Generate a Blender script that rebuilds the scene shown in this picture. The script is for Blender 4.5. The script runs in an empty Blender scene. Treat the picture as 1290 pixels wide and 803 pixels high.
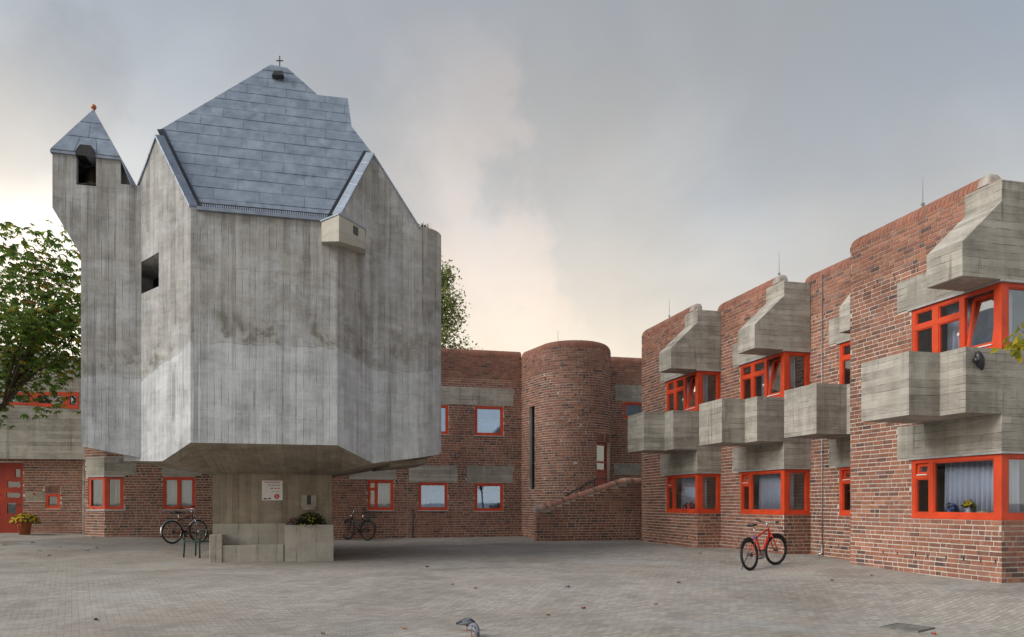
import bpy, math, random
import numpy as np
from mathutils import Vector, Matrix
random.seed(7); rnd = random.random
R = math.radians
scene = bpy.context.scene
C = scene.collection

# ------------------------------------------------------------------ camera
EYE = 1.6; FPX = 960.0; CX = 645.0; HY = 634.0
cam = bpy.data.cameras.new('camera'); camo = bpy.data.objects.new('camera', cam); C.objects.link(camo)
camo.location = (0, 0, EYE); camo.rotation_euler = (R(90), 0, 0)
cam.sensor_width = 36; cam.lens = FPX / 1290 * 36
cam.shift_y = (HY - 401.5) / 1290; cam.clip_start = .1; cam.clip_end = 3000
scene.camera = camo

# ------------------------------------------------------------------ sky, sun, exposure
EXPOSURE = 1.15
SUN_DIR = Vector((-.84, -.36, .60)).normalized()          # towards the sun
scene.view_settings.view_transform = 'Standard'; scene.view_settings.look = 'None'
scene.view_settings.exposure = EXPOSURE; scene.view_settings.gamma = 1
scene.view_settings.use_curve_mapping = False
world = bpy.data.worlds.new('World'); scene.world = world; world.use_nodes = True
wt = world.node_tree; wt.nodes.clear()
def wn(t, **k):
    n = wt.nodes.new(t)
    for a, v in k.items(): setattr(n, a, v)
    return n
wl = wt.links.new
def wmath(op, a, b=None, clamp=False):
    n = wn('ShaderNodeMath', operation=op, use_clamp=clamp)
    for i, q in enumerate((a, b)):
        if q is None: continue
        if isinstance(q, (int, float)): n.inputs[i].default_value = q
        else: wl(q, n.inputs[i])
    return n.outputs[0]
tc = wn('ShaderNodeTexCoord')
sep = wn('ShaderNodeSeparateXYZ'); wl(tc.outputs['Generated'], sep.inputs[0])
sky = wn('ShaderNodeTexSky', sky_type='NISHITA'); sky.sun_disc = False
sky.sun_elevation = math.asin(SUN_DIR.z); sky.sun_rotation = math.atan2(SUN_DIR.x, SUN_DIR.y)
sky.air_density = 1.5; sky.dust_density = 4.0
bg1 = wn('ShaderNodeBackground'); bg1.inputs[1].default_value = .07; wl(sky.outputs[0], bg1.inputs[0])
# cloud deck: warm and bright near the horizon, grey-blue higher up
elev = wmath('MAXIMUM', sep.outputs[2], 0.0)
ns = wn('ShaderNodeTexNoise'); ns.inputs['Scale'].default_value = 2.1; ns.inputs['Detail'].default_value = 7
ns.inputs['Roughness'].default_value = .5; ns.inputs['Distortion'].default_value = .15
mp = wn('ShaderNodeMapping'); mp.inputs['Scale'].default_value = (1, 1, 1.7); mp.inputs['Location'].default_value = (3.2, 1.1, .4)
wl(tc.outputs['Generated'], mp.inputs[0]); wl(mp.outputs[0], ns.inputs[0])
el2 = wmath('ADD', elev, wmath('MULTIPLY', wmath('SUBTRACT', ns.outputs[0], .5), .10))
cr = wn('ShaderNodeValToRGB'); wl(el2, cr.inputs[0])
els = cr.color_ramp.elements
SKY = [(0.0, (1.05, .94, .77)), (.17, (.98, .91, .79)), (.26, (.72, .70, .655)), (.36, (.52, .535, .545)), (.48, (.415, .448, .482)), (.60, (.36, .405, .455)), (1.0, (.355, .40, .45))]
while len(els) < len(SKY): els.new(.5)
for e_, (p_, c_) in zip(els, SKY): e_.position = p_; e_.color = (*c_, 1)
# glow around the veiled sun low in the west (left of the chapel)
gd = Vector((-.55, .80, .22)).normalized()
dp = wn('ShaderNodeVectorMath', operation='DOT_PRODUCT'); wl(tc.outputs['Generated'], dp.inputs[0]); dp.inputs[1].default_value = gd
dpm = wmath('MAXIMUM', dp.outputs['Value'], 0.0)
glow = wmath('ADD', wmath('MULTIPLY', wmath('POWER', dpm, 60.0), .75), wmath('MULTIPLY', wmath('POWER', dpm, 6.0), .13))
gm = wn('ShaderNodeMix', data_type='RGBA', blend_type='ADD'); gm.inputs[0].default_value = 1
wl(cr.outputs[0], gm.inputs[6])
gc = wn('ShaderNodeVectorMath', operation='SCALE'); gc.inputs[0].default_value = (1.0, .80, .56); wl(glow, gc.inputs['Scale'])
wl(gc.outputs[0], gm.inputs[7])
# soft lighter and darker cloud banks
ns2 = wn('ShaderNodeTexNoise'); ns2.inputs['Scale'].default_value = 2.6; ns2.inputs['Detail'].default_value = 7; ns2.inputs['Roughness'].default_value = .52
ns2.inputs['Distortion'].default_value = .25
mp2 = wn('ShaderNodeMapping'); mp2.inputs['Scale'].default_value = (1.0, 1.0, 1.0); mp2.inputs['Rotation'].default_value = (0, .5, 0); mp2.inputs['Location'].default_value = (1.7, .3, .2)
wl(tc.outputs['Generated'], mp2.inputs[0]); wl(mp2.outputs[0], ns2.inputs[0])
mr = wn('ShaderNodeMapRange', interpolation_type='SMOOTHSTEP'); wl(ns2.outputs[0], mr.inputs[0])
mr.inputs[1].default_value = .40; mr.inputs[2].default_value = .66; mr.inputs[3].default_value = .92; mr.inputs[4].default_value = 1.11
# cooler and warmer veils of cloud
ns3 = wn('ShaderNodeTexNoise'); ns3.inputs['Scale'].default_value = 1.3; ns3.inputs['Detail'].default_value = 6; ns3.inputs['Roughness'].default_value = .5
mp3 = wn('ShaderNodeMapping'); mp3.inputs['Location'].default_value = (.2, 2.3, .9); wl(tc.outputs['Generated'], mp3.inputs[0]); wl(mp3.outputs[0], ns3.inputs[0])
tr_ = wn('ShaderNodeValToRGB'); wl(ns3.outputs[0], tr_.inputs[0])
tr_.color_ramp.elements[0].position = .38; tr_.color_ramp.elements[0].color = (.90, .97, 1.07, 1); tr_.color_ramp.elements[1].position = .62; tr_.color_ramp.elements[1].color = (1.07, 1.0, .93, 1)
tm = wn('ShaderNodeMix', data_type='RGBA', blend_type='MULTIPLY'); tm.inputs[0].default_value = 1; wl(gm.outputs[2], tm.inputs[6]); wl(tr_.outputs[0], tm.inputs[7])
cm = wn('ShaderNodeVectorMath', operation='SCALE'); wl(tm.outputs[2], cm.inputs[0]); wl(mr.outputs[0], cm.inputs['Scale'])
# a pale plume of cloud rising in the north and a darker bank low in the west (world directions, not the lens)
yy = wmath('MAXIMUM', sep.outputs[1], .02)
ax_ = wmath('DIVIDE', sep.outputs[0], yy); by_ = wmath('DIVIDE', sep.outputs[2], yy)
nw = wmath('MULTIPLY', wmath('SUBTRACT', ns2.outputs[0], .5), .55)
nf_ = wn('ShaderNodeTexNoise'); nf_.inputs['Scale'].default_value = 7; nf_.inputs['Detail'].default_value = 7; nf_.inputs['Roughness'].default_value = .6; wl(tc.outputs['Generated'], nf_.inputs[0])
nfw = wmath('MULTIPLY', wmath('SUBTRACT', nf_.outputs[0], .5), .35)
def wsm(v, a, b, c=0.0, d=1.0):
    n_ = wn('ShaderNodeMapRange', interpolation_type='SMOOTHSTEP'); wl(v, n_.inputs[0])
    for i_, q_ in enumerate((a, b, c, d)): n_.inputs[i_ + 1].default_value = q_
    return n_.outputs[0]
cl_ = wmath('ADD', wmath('ADD', wmath('ADD', ax_, wmath('MULTIPLY', by_, .34)), -.165), wmath('ADD', nw, nfw))
right_edge = wsm(cl_, -.02, .05, 1, 0); left_edge = wsm(cl_, -.26, -.06, 0, 1)
plume = wmath('MULTIPLY', wmath('MULTIPLY', right_edge, left_edge), wmath('MULTIPLY', wsm(by_, .16, .30), wsm(by_, .55, .70, 1, 0)))
dl = wmath('ADD', wmath('POWER', wmath('ABSOLUTE', wmath('ADD', ax_, .66)), 2.0), wmath('MULTIPLY', wmath('POWER', wmath('ABSOLUTE', wmath('ADD', by_, -.47)), 2.0), .8))
bank = wsm(wmath('ADD', wmath('SQRT', dl), wmath('ADD', nw, nfw)), .06, .19, 1, 0)
cm_s = wmath('MULTIPLY', wmath('ADD', 1.0, wmath('MULTIPLY', plume, .17)), wmath('SUBTRACT', 1.0, wmath('MULTIPLY', bank, .16)))
cm2 = wn('ShaderNodeVectorMath', operation='SCALE'); wl(cm.outputs[0], cm2.inputs[0]); wl(cm_s, cm2.inputs['Scale'])
pk = wn('ShaderNodeMix', data_type='RGBA', blend_type='MULTIPLY'); wl(wmath('MULTIPLY', plume, .9), pk.inputs[0]); wl(cm2.outputs[0], pk.inputs[6]); pk.inputs[7].default_value = (1.06, .985, .95, 1)
bg2 = wn('ShaderNodeBackground'); bg2.inputs[1].default_value = 1.0 / 2 ** EXPOSURE; wl(pk.outputs[2], bg2.inputs[0])
mix = wn('ShaderNodeMixShader'); mix.inputs[0].default_value = .93
wl(bg1.outputs[0], mix.inputs[1]); wl(bg2.outputs[0], mix.inputs[2])
wo = wn('ShaderNodeOutputWorld'); wl(mix.outputs[0], wo.inputs[0])

sl = bpy.data.lights.new('sun', 'SUN'); sl.energy = 1.5; sl.angle = R(42); sl.color = (1, .965, .91)
so = bpy.data.objects.new('sun', sl); C.objects.link(so)
so.rotation_euler = (-SUN_DIR).to_track_quat('-Z', 'Y').to_euler(); so.location = (-30, -10, 30)

# ------------------------------------------------------------------ helpers
E = Vector((.96893, .24727, 0)); D = Vector((-.24727, .96893, 0)); UP = Vector((0, 0, 1))
def P(x, y, Z): return Vector(((x - CX) / FPX * Z, Z, EYE + (HY - y) / FPX * Z))
def PX(x, o, dr):
    """distance s along o + s*dr (plan) seen at pixel column x"""
    r = (x - CX) / FPX
    return (r * o.y - o.x) / (dr.x - r * dr.y)
def HZ(y, Z): return EYE + (HY - y) / FPX * Z

ORG = {}
def prop(o, label=None, cat=None, group=None, kind=None):
    if label: o['label'] = label
    if cat: o['category'] = cat
    if group: o['group'] = group
    if kind: o['kind'] = kind
    return o
def thing(name, label, cat, loc=(0, 0, 0), group=None, rz=0):
    o = bpy.data.objects.new(name, None); C.objects.link(o); o.location = loc; o.rotation_euler = (0, 0, rz)
    o.empty_display_size = .2
    ORG[o.name] = Vector(loc)
    return prop(o, label, cat, group)

class MB:
    def __init__(s): s.v = []; s.f = []; s.c = []; s.a = []; s.useattr = False; s.usecol = False
    def add(s, pts, faces, col=None, attr=None):
        b = len(s.v)
        s.v.extend(Vector(p) for p in pts)
        s.a.extend(attr if attr is not None else [0.0] * len(pts))
        if attr is not None: s.useattr = True
        for f in faces:
            s.f.append([b + i for i in f]); s.c.append(col)
        if col is not None: s.usecol = True
    def poly(s, pts, col=None, attr=None): s.add(pts, [list(range(len(pts)))], col, attr)
    def hexa(s, p, col=None, skip=()):
        fs = [(0, 3, 2, 1), (4, 5, 6, 7), (0, 1, 5, 4), (1, 2, 6, 5), (2, 3, 7, 6), (3, 0, 4, 7)]
        s.add(p, [f for i, f in enumerate(fs) if i not in skip], col)
    def box(s, c, sx, sy, sz, X=Vector((1, 0, 0)), Y=Vector((0, 1, 0)), Z=UP, col=None):
        c = Vector(c); X = Vector(X) * sx / 2; Y = Vector(Y) * sy / 2; Zv = Vector(Z) * sz / 2
        s.hexa([c - X - Y - Zv, c + X - Y - Zv, c + X + Y - Zv, c - X + Y - Zv, c - X - Y + Zv, c + X - Y + Zv, c + X + Y + Zv, c - X + Y + Zv], col)
    def prism(s, pts, ext, col=None, attr=None):
        n = len(pts); pts = [Vector(p) for p in pts]; ext = Vector(ext)
        nrm = Vector((0, 0, 0))
        for i in range(n): nrm += pts[i].cross(pts[(i + 1) % n])
        if nrm.dot(ext) > 0: pts = pts[::-1]; attr = attr[::-1] if attr else attr
        q = [p + ext for p in pts]
        s.add(pts + q, [list(range(n)), list(range(2 * n - 1, n - 1, -1))] + [[i, i + n, (i + 1) % n + n, (i + 1) % n][::-1][::-1] for i in range(n)], col,
              (attr + attr) if attr else None)
    def tube(s, path, rad, seg=8, col=None, cap=True):
        path = [Vector(p) for p in path]; n = len(path)
        if not isinstance(rad, (list, tuple)): rad = [rad] * n
        rings = []; prev = None
        for i, p in enumerate(path):
            t = (path[min(i + 1, n - 1)] - path[max(i - 1, 0)])
            if t.length < 1e-9: t = Vector((0, 0, 1))
            t.normalize()
            if prev is None:
                a = t.orthogonal().normalized()
            else:
                a = prev - t * prev.dot(t)
                a = a.normalized() if a.length > 1e-6 else t.orthogonal().normalized()
            prev = a; b = t.cross(a)
            rings.append([p + (a * math.cos(2 * math.pi * k / seg) + b * math.sin(2 * math.pi * k / seg)) * rad[i] for k in range(seg)])
        pts = [q for r_ in rings for q in r_]
        fs = []
        for i in range(n - 1):
            for k in range(seg):
                k2 = (k + 1) % seg
                fs.append((i * seg + k, i * seg + k2, (i + 1) * seg + k2, (i + 1) * seg + k))
        if cap: fs.append(tuple(range(seg - 1, -1, -1))); fs.append(tuple((n - 1) * seg + k for k in range(seg)))
        s.add(pts, fs, col)
    def lathe(s, c, prof, seg=20, axis=UP, col=None):
        c = Vector(c); axis = Vector(axis).normalized(); a = axis.orthogonal().normalized(); b = axis.cross(a)
        pts = []
        for r_, z in prof:
            for k in range(seg):
                w = 2 * math.pi * k / seg
                pts.append(c + axis * z + (a * math.cos(w) + b * math.sin(w)) * r_)
        fs = []
        for i in range(len(prof) - 1):
            for k in range(seg):
                k2 = (k + 1) % seg
                fs.append((i * seg + k, i * seg + k2, (i + 1) * seg + k2, (i + 1) * seg + k))
        s.add(pts, fs, col)
    def torus(s, c, axis, R0, r0, seg=36, sec=8, a0=0, a1=2 * math.pi, sx=1.0):
        c = Vector(c); axis = Vector(axis).normalized(); a = axis.orthogonal().normalized()
        if abs(axis.z) < .9: a = UP.cross(axis).normalized()
        b = axis.cross(a)
        full = abs(a1 - a0 - 2 * math.pi) < 1e-6; n = seg if full else seg + 1
        pts = []
        for i in range(n):
            w = a0 + (a1 - a0) * i / seg; rd = a * math.cos(w) + b * math.sin(w)
            for k in range(sec):
                q = 2 * math.pi * k / sec
                pts.append(c + rd * (R0 + r0 * math.cos(q)) + axis * r0 * sx * math.sin(q))
        fs = []
        for i in range(seg):
            i2 = (i + 1) % n
            for k in range(sec):
                k2 = (k + 1) % sec
                fs.append((i * sec + k, i2 * sec + k, i2 * sec + k2, i * sec + k2))
        s.add(pts, fs)
    def ball(s, c, r, seg=12, rings=8, sc=(1, 1, 1), col=None):
        c = Vector(c); prof = []
        pts = []
        for i in range(rings + 1):
            t = math.pi * i / rings
            for k in range(seg):
                w = 2 * math.pi * k / seg
                pts.append(c + Vector((r * sc[0] * math.sin(t) * math.cos(w), r * sc[1] * math.sin(t) * math.sin(w), r * sc[2] * math.cos(t))))
        fs = [(i * seg + k, (i + 1) * seg + k, (i + 1) * seg + (k + 1) % seg, i * seg + (k + 1) % seg) for i in range(rings) for k in range(seg)]
        s.add(pts, fs, col)
    def mesh(s, name, mat, org=Vector((0, 0, 0)), smooth=False, uv=True):
        me = bpy.data.meshes.new(name)
        me.from_pydata([tuple(v - org) for v in s.v], [], s.f)
        if mat: me.materials.append(mat)
        if uv:
            ul = me.uv_layers.new(name='UVMap'); uvs = []
            for f in s.f:
                p = [s.v[i] for i in f]
                n = Vector((0, 0, 0))
                for i in range(len(p)): n += p[i].cross(p[(i + 1) % len(p)])
                if n.length > 1e-12: n.normalize()
                if abs(n.z) > .93:
                    for q in p: uvs += [q.dot(E), q.dot(D)]
                else:
                    t = Vector((-n.y, n.x, 0)).normalized()
                    w = n.cross(t)
                    if abs(n.z) < .2:
                        for q in p: uvs += [q.dot(t), q.z]
                    else:
                        for q in p: uvs += [q.dot(t), q.dot(w)]
            ul.data.foreach_set('uv', uvs)
        if s.usecol:
            ca = me.color_attributes.new('Col', 'FLOAT_COLOR', 'CORNER'); cc = []
            for f, c in zip(s.f, s.c):
                c = c or (.5, .5, .5)
                cc += [c[0], c[1], c[2], 1.0] * len(f)
            ca.data.foreach_set('color', cc)
        if s.useattr:
            at = me.attributes.new('jz', 'FLOAT', 'POINT'); at.data.foreach_set('value', [float(q) for q in s.a])
        if smooth: me.polygons.foreach_set('use_smooth', [True] * len(me.polygons))
        me.update()
        return me
    def build(s, name, mat, parent=None, smooth=False, local=False, kind=None, label=None, uv=True, center=False):
        org = Vector((0, 0, 0))
        if parent is not None and not local: org = ORG[parent.name]
        if parent is None and center:
            lo = Vector((min(v.x for v in s.v), min(v.y for v in s.v), min(v.z for v in s.v)))
            hi = Vector((max(v.x for v in s.v), max(v.y for v in s.v), max(v.z for v in s.v)))
            org = Vector(((lo.x + hi.x) / 2, (lo.y + hi.y) / 2, lo.z))
        o = bpy.data.objects.new(name, s.mesh(name, mat, org, smooth, uv)); C.objects.link(o)
        if parent is not None: o.parent = parent; ORG[o.name] = ORG.get(parent.name, Vector((0, 0, 0)))
        elif center: o.location = org; ORG[o.name] = org
        else: ORG[o.name] = Vector((0, 0, 0))
        if smooth:
            pass
        return prop(o, label, None, None, kind)

# ------------------------------------------------------------------ materials
def mat(name):
    m = bpy.data.materials.new(name); m.use_nodes = True
    nt = m.node_tree; nt.nodes.clear()
    out = nt.nodes.new('ShaderNodeOutputMaterial'); b = nt.nodes.new('ShaderNodeBsdfPrincipled')
    nt.links.new(b.outputs[0], out.inputs[0])
    return m, nt, b, out
class G:
    """small node graph helper"""
    def __init__(s, nt): s.nt = nt
    def n(s, t, **k):
        x = s.nt.nodes.new(t)
        for a, v in k.items(): setattr(x, a, v)
        return x
    def l(s, a, b): s.nt.links.new(a, b)
    def m(s, op, a, b=None, c=None, clamp=False):
        x = s.n('ShaderNodeMath', operation=op, use_clamp=clamp)
        for i, q in enumerate((a, b, c)):
            if q is None: continue
            if isinstance(q, (int, float)): x.inputs[i].default_value = q
            else: s.l(q, x.inputs[i])
        return x.outputs[0]
    def uv(s):
        return s.n('ShaderNodeTexCoord').outputs['UV']
    def pos(s): return s.n('ShaderNodeNewGeometry').outputs['Position']
    def map(s, v, sc=(1, 1, 1), rot=(0, 0, 0), loc=(0, 0, 0)):
        x = s.n('ShaderNodeMapping'); x.inputs['Scale'].default_value = sc; x.inputs['Rotation'].default_value = rot; x.inputs['Location'].default_value = loc
        s.l(v, x.inputs[0]); return x.outputs[0]
    def noise(s, v, scale, detail=4, rough=.55, dist=0):
        x = s.n('ShaderNodeTexNoise'); x.inputs['Scale'].default_value = scale; x.inputs['Detail'].default_value = detail
        x.inputs['Roughness'].default_value = rough; x.inputs['Distortion'].default_value = dist
        s.l(v, x.inputs['Vector']); return x.outputs[0]
    def ramp(s, f, pts):
        x = s.n('ShaderNodeValToRGB'); s.l(f, x.inputs[0]); e = x.color_ramp.elements
        while len(e) < len(pts): e.new(.5)
        for q, (p, c) in zip(e, pts):
            q.position = p
            q.color = (c, c, c, 1) if isinstance(c, (int, float)) else (*c, 1)
        return x.outputs[0]
    def mr(s, f, a, b, c=0, d=1, smooth=True):
        x = s.n('ShaderNodeMapRange', interpolation_type='SMOOTHSTEP' if smooth else 'LINEAR'); s.l(f, x.inputs[0])
        for i, q in enumerate((a, b, c, d)): x.inputs[i + 1].default_value = q
        return x.outputs[0]
    def mixc(s, f, a, b, mode='MIX'):
        x = s.n('ShaderNodeMix', data_type='RGBA', blend_type=mode)
        for i, q in ((0, f), (6, a), (7, b)):
            if isinstance(q, (int, float)): x.inputs[i].default_value = q
            elif isinstance(q, tuple): x.inputs[i].default_value = (*q, 1)
            else: s.l(q, x.inputs[i])
        return x.outputs[2]
    def bump(s, h, b, strength=.5, dist=.01):
        x = s.n('ShaderNodeBump'); x.inputs['Strength'].default_value = strength; x.inputs['Distance'].default_value = dist
        s.l(h, x.inputs['Height']); s.l(x.outputs[0], b.inputs['Normal'])

def simple(name, col, rough=.6, metal=0, var=.25, scale=6, bump=.15, spec=.3, ns=(1, 1, 1)):
    m, nt, b, out = mat(name); g = G(nt)
    nz = g.noise(g.map(g.n('ShaderNodeTexCoord').outputs['Object'], ns), scale, 5, .6)
    lo = tuple(c * (1 - var) for c in col); hi = tuple(min(1, c * (1 + var)) for c in col)
    g.l(g.ramp(nz, [(.3, lo), (.7, hi)]), b.inputs['Base Color'])
    b.inputs['Roughness'].default_value = rough; b.inputs['Metallic'].default_value = metal
    b.inputs['Specular IOR Level'].default_value = spec
    if bump: g.bump(nz, b, bump, .005)
    return m

def concrete(name, vertical, board, dark, light, joint=False, lines=.55, low=None, patch=None):
    m, nt, b, out = mat(name); g = G(nt); uv = g.uv(); ps = g.pos()
    sp = g.n('ShaderNodeSeparateXYZ'); g.l(uv, sp.inputs[0])
    a, c = (sp.outputs[0], sp.outputs[1]) if vertical else (sp.outputs[1], sp.outputs[0])   # a across boards, c along
    wob = g.m('MULTIPLY', g.noise(uv, .9, 2), .03)
    q = g.m('DIVIDE', g.m('ADD', a, wob), board)
    fl = g.m('FLOOR', q); fr = g.m('FRACT', q)
    wnz = g.n('ShaderNodeTexWhiteNoise', noise_dimensions='2D')
    cv = g.n('ShaderNodeCombineXYZ'); g.l(fl, cv.inputs[0]); g.l(g.m('FLOOR', g.m('ADD', g.m('DIVIDE', c, 2.4), g.m('MULTIPLY', fl, .37))), cv.inputs[1])
    g.l(cv.outputs[0], wnz.inputs['Vector'])
    edge = g.m('MINIMUM', fr, g.m('SUBTRACT', 1.0, fr))
    # joint is a fin or a groove, uneven along its length
    line = g.m('MULTIPLY', g.mr(edge, 0.0, .07, 1, 0), g.mr(g.noise(uv, 2.2, 4, .6), .40, .66, .05, 1))
    gs = (26, .8, 1) if vertical else (.8, 26, 1)
    grain = g.noise(g.map(uv, gs), 1.6, 6, .65)
    big = g.noise(ps, .55, 5, .6, .6)
    mid = g.noise(ps, 2.6, 6, .62, .4)
    fine = g.noise(ps, 38, 4, .7)
    st = g.noise(g.map(ps, (5, 5, .28)), 1.0, 5, .6)                  # rain streaks, run downwards
    t = g.m('ADD', g.m('MULTIPLY', big, .30), g.m('MULTIPLY', mid, .36))
    t = g.m('ADD', t, g.m('MULTIPLY', grain, .18)); t = g.m('ADD', t, g.m('MULTIPLY', st, .26))
    hv = g.noise(g.map(ps, (1.2, 1.2, 6.0)), 1.2, 6, .7, .9); t = g.m('ADD', t, g.m('MULTIPLY', g.m('SUBTRACT', hv, .5), .22))
    t = g.m('ADD', t, g.m('MULTIPLY', g.m('SUBTRACT', wnz.outputs[0], .5), .10 if vertical else .12))
    t = g.m('ADD', t, g.m('MULTIPLY', g.m('SUBTRACT', fine, .5), .10))
    col = g.ramp(t, [(.38, dark), (.66, light)])
    if joint:
        at = g.n('ShaderNodeAttribute', attribute_name='jz')
        sz = g.n('ShaderNodeSeparateXYZ'); g.l(ps, sz.inputs[0])
        dz = g.m('ADD', g.m('SUBTRACT', sz.outputs[2], at.outputs['Fac']), g.m('MULTIPLY', g.m('SUBTRACT', g.noise(ps, 1.5, 7, .68, .6), .5), .42))
        up = g.m('MULTIPLY', g.mr(dz, -.03, .06), g.mr(g.noise(ps, 1.3, 6, .68, .5), .34, .56, .35, 1))
        col2 = g.ramp(t, [(.36, low[0]), (.64, low[1])])
        col = g.mixc(up, col2, col)
        # honeycombed dark patches just above the pour joint
        band = g.m('MULTIPLY', g.mr(dz, 0.0, .12), g.mr(dz, .25, 1.1, 1, 0))
        pm = g.m('MULTIPLY', band, g.mr(g.noise(ps, 1.3, 5, .7, .8), .50, .62))
        col = g.mixc(g.m('MULTIPLY', pm, .65), col, (.115, .10, .082))
        # brush-like smears of cement slurry
        sl_ = g.mr(g.noise(g.map(ps, (1, 1, .45)), 3.3, 7, .72, 1.4), .57, .64)
        col = g.mixc(g.m('MULTIPLY', sl_, .18), col, (.52, .51, .49))
        drk = g.mr(g.noise(g.map(ps, (3.2, 3.2, .16)), 1.0, 4, .6), .56, .70)
        col = g.mixc(g.m('MULTIPLY', drk, .45), col, (.12, .112, .105))
        run = g.m('MULTIPLY', g.mr(g.noise(g.map(ps, (11, 11, .13)), 1.0, 3, .5), .60, .70), g.mr(g.noise(ps, .8, 3), .42, .6))
        col = g.mixc(g.m('MULTIPLY', run, .50), col, (.085, .08, .075))
        wsh = g.m('MULTIPLY', g.mr(g.noise(g.map(ps, (7, 7, .22), loc=(3, 1, 2)), 1.0, 4, .6), .57, .68), .35)
        col = g.mixc(wsh, col, (.60, .60, .59))
        # thin dark seam along the pour joint and fainter ones at other lifts
        seam = g.mr(g.m('ABSOLUTE', g.m('SUBTRACT', dz, .0)), .0, .022, 1, 0)
        lift = g.mr(g.m('ABSOLUTE', g.m('SUBTRACT', g.m('FRACT', g.m('DIVIDE', dz, 1.02)), .5)), .0, .02, 1, 0)
        sm_ = g.m('MULTIPLY', g.m('ADD', g.m('MULTIPLY', seam, .45), g.m('MULTIPLY', lift, .22)), g.mr(g.noise(ps, 2.0, 3), .40, .58))
        col = g.mixc(sm_, col, (.10, .09, .08))
    if patch:
        run = g.m('MULTIPLY', g.mr(g.noise(g.map(ps, (8, 8, .5)), 1.0, 4, .6), .56, .68), g.mr(g.noise(ps, .9, 3), .42, .6))
        col = g.mixc(g.m('MULTIPLY', run, .55), col, (.10, .094, .08))
        rough_ = g.m('MULTIPLY', g.mr(g.noise(g.map(uv, (1.1, 9, 1)), 1.0, 6, .7, .6), .60, .68), .38)
        col = g.mixc(rough_, col, (.10, .09, .075))
        pm = g.mr(g.noise(ps, 1.1, 4, .6, .5), .57, .66)
        col = g.mixc(g.m('MULTIPLY', pm, .6), col, patch)
    # pores and bug holes
    vo = g.n('ShaderNodeTexVoronoi'); vo.inputs['Scale'].default_value = 11; g.l(ps, vo.inputs['Vector'])
    pore = g.m('MULTIPLY', g.mr(vo.outputs['Distance'], .03, .09, 1, 0), g.mr(g.noise(ps, 1.7, 2), .5, .6))
    dk = g.m('MAXIMUM', g.m('MULTIPLY', line, lines), g.m('MULTIPLY', pore, .6))
    col = g.mixc(dk, col, (.075, .068, .06))
    g.l(col, b.inputs['Base Color'])
    b.inputs['Roughness'].default_value = .9; b.inputs['Specular IOR Level'].default_value = .25
    h = g.m('SUBTRACT', g.m('ADD', g.m('MULTIPLY', grain, .5), g.m('MULTIPLY', mid, .7)), g.m('ADD', g.m('MULTIPLY', line, .55), g.m('MULTIPLY', pore, .4)))
    h = g.m('ADD', h, g.m('MULTIPLY', wnz.outputs[0], .35))
    g.bump(h, b, .75, .018)
    return m

M = {}
M['board'] = concrete('board_concrete', False, .125, (.195, .178, .152), (.44, .415, .365), patch=(.25, .24, .205), lines=.62)
M['chapel'] = concrete('chapel_concrete', True, .135, (.175, .168, .157), (.44, .430, .412), joint=True, low=((.25, .256, .262), (.565, .582, .60)), lines=.52)
M['soffit'] = concrete('soffit_concrete', True, .14, (.185, .152, .112), (.37, .318, .25), lines=.5)
M['plain'] = concrete('plain_concrete', True, .45, (.26, .24, .205), (.46, .43, .375), lines=.35)
M['spout'] = concrete('smooth_concrete', False, .9, (.34, .32, .275), (.46, .44, .385), lines=.2)

def brick_mat():
    m, nt, b, out = mat('clinker_brick'); g = G(nt); ps = g.pos()
    at = g.n('ShaderNodeAttribute', attribute_name='Col')
    n1 = g.noise(ps, 45, 4, .65); n2 = g.noise(ps, 9, 4, .6); n3 = g.noise(ps, .5, 4, .6)
    f = g.m('ADD', g.m('ADD', g.m('MULTIPLY', n1, .5), g.m('MULTIPLY', n2, .5)), g.m('MULTIPLY', n3, .9))
    f = g.mr(f, .65, 1.25, .55, 1.5, False)
    col = g.mixc(1.0, at.outputs['Color'], (1, 1, 1), 'MULTIPLY')
    sc = g.n('ShaderNodeVectorMath', operation='SCALE'); g.l(col, sc.inputs[0]); g.l(f, sc.inputs['Scale'])
    # mortar smears and lime bloom
    sm = g.mr(g.noise(ps, 6.5, 6, .7, .8), .56, .70)
    lb = g.mr(g.noise(ps, .8, 5, .65, .5), .60, .74)
    c2 = g.mixc(g.m('MAXIMUM', g.m('MULTIPLY', sm, .30), g.m('MULTIPLY', lb, .30)), sc.outputs[0], (.36, .31, .26))
    g.l(c2, b.inputs['Base Color']); b.inputs['Roughness'].default_value = .82; b.inputs['Specular IOR Level'].default_value = .25
    g.bump(g.m('ADD', n1, n2), b, .5, .006)
    return m
M['brick'] = brick_mat()
def mortar_mat():
    m, nt, b, out = mat('mortar'); g = G(nt); ps = g.pos()
    sz = g.n('ShaderNodeSeparateXYZ'); g.l(ps, sz.inputs[0])
    n1 = g.noise(ps, 30, 4, .65); n3 = g.noise(ps, .9, 5, .6)
    up = g.mr(g.m('ADD', sz.outputs[2], g.m('MULTIPLY', g.m('SUBTRACT', n3, .5), .2)), 5.96, 6.02)     # parapet is pointed in a browner mortar
    t = g.m('ADD', g.m('MULTIPLY', n1, .45), g.m('MULTIPLY', n3, .55))
    a = g.ramp(t, [(.3, (.41, .365, .31)), (.7, (.66, .60, .525))])
    c = g.ramp(t, [(.3, (.24, .195, .16)), (.7, (.42, .35, .295))])
    g.l(g.mixc(up, g.mixc(g.mr(g.noise(ps, .7, 4, .6, .5), .48, .66, 0, .55), a, (.27, .235, .20)), c), b.inputs['Base Color']); b.inputs['Roughness'].default_value = .95; b.inputs['Specular IOR Level'].default_value = .15
    g.bump(n1, b, .5, .006)
    return m
M['mortar'] = mortar_mat()

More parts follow.
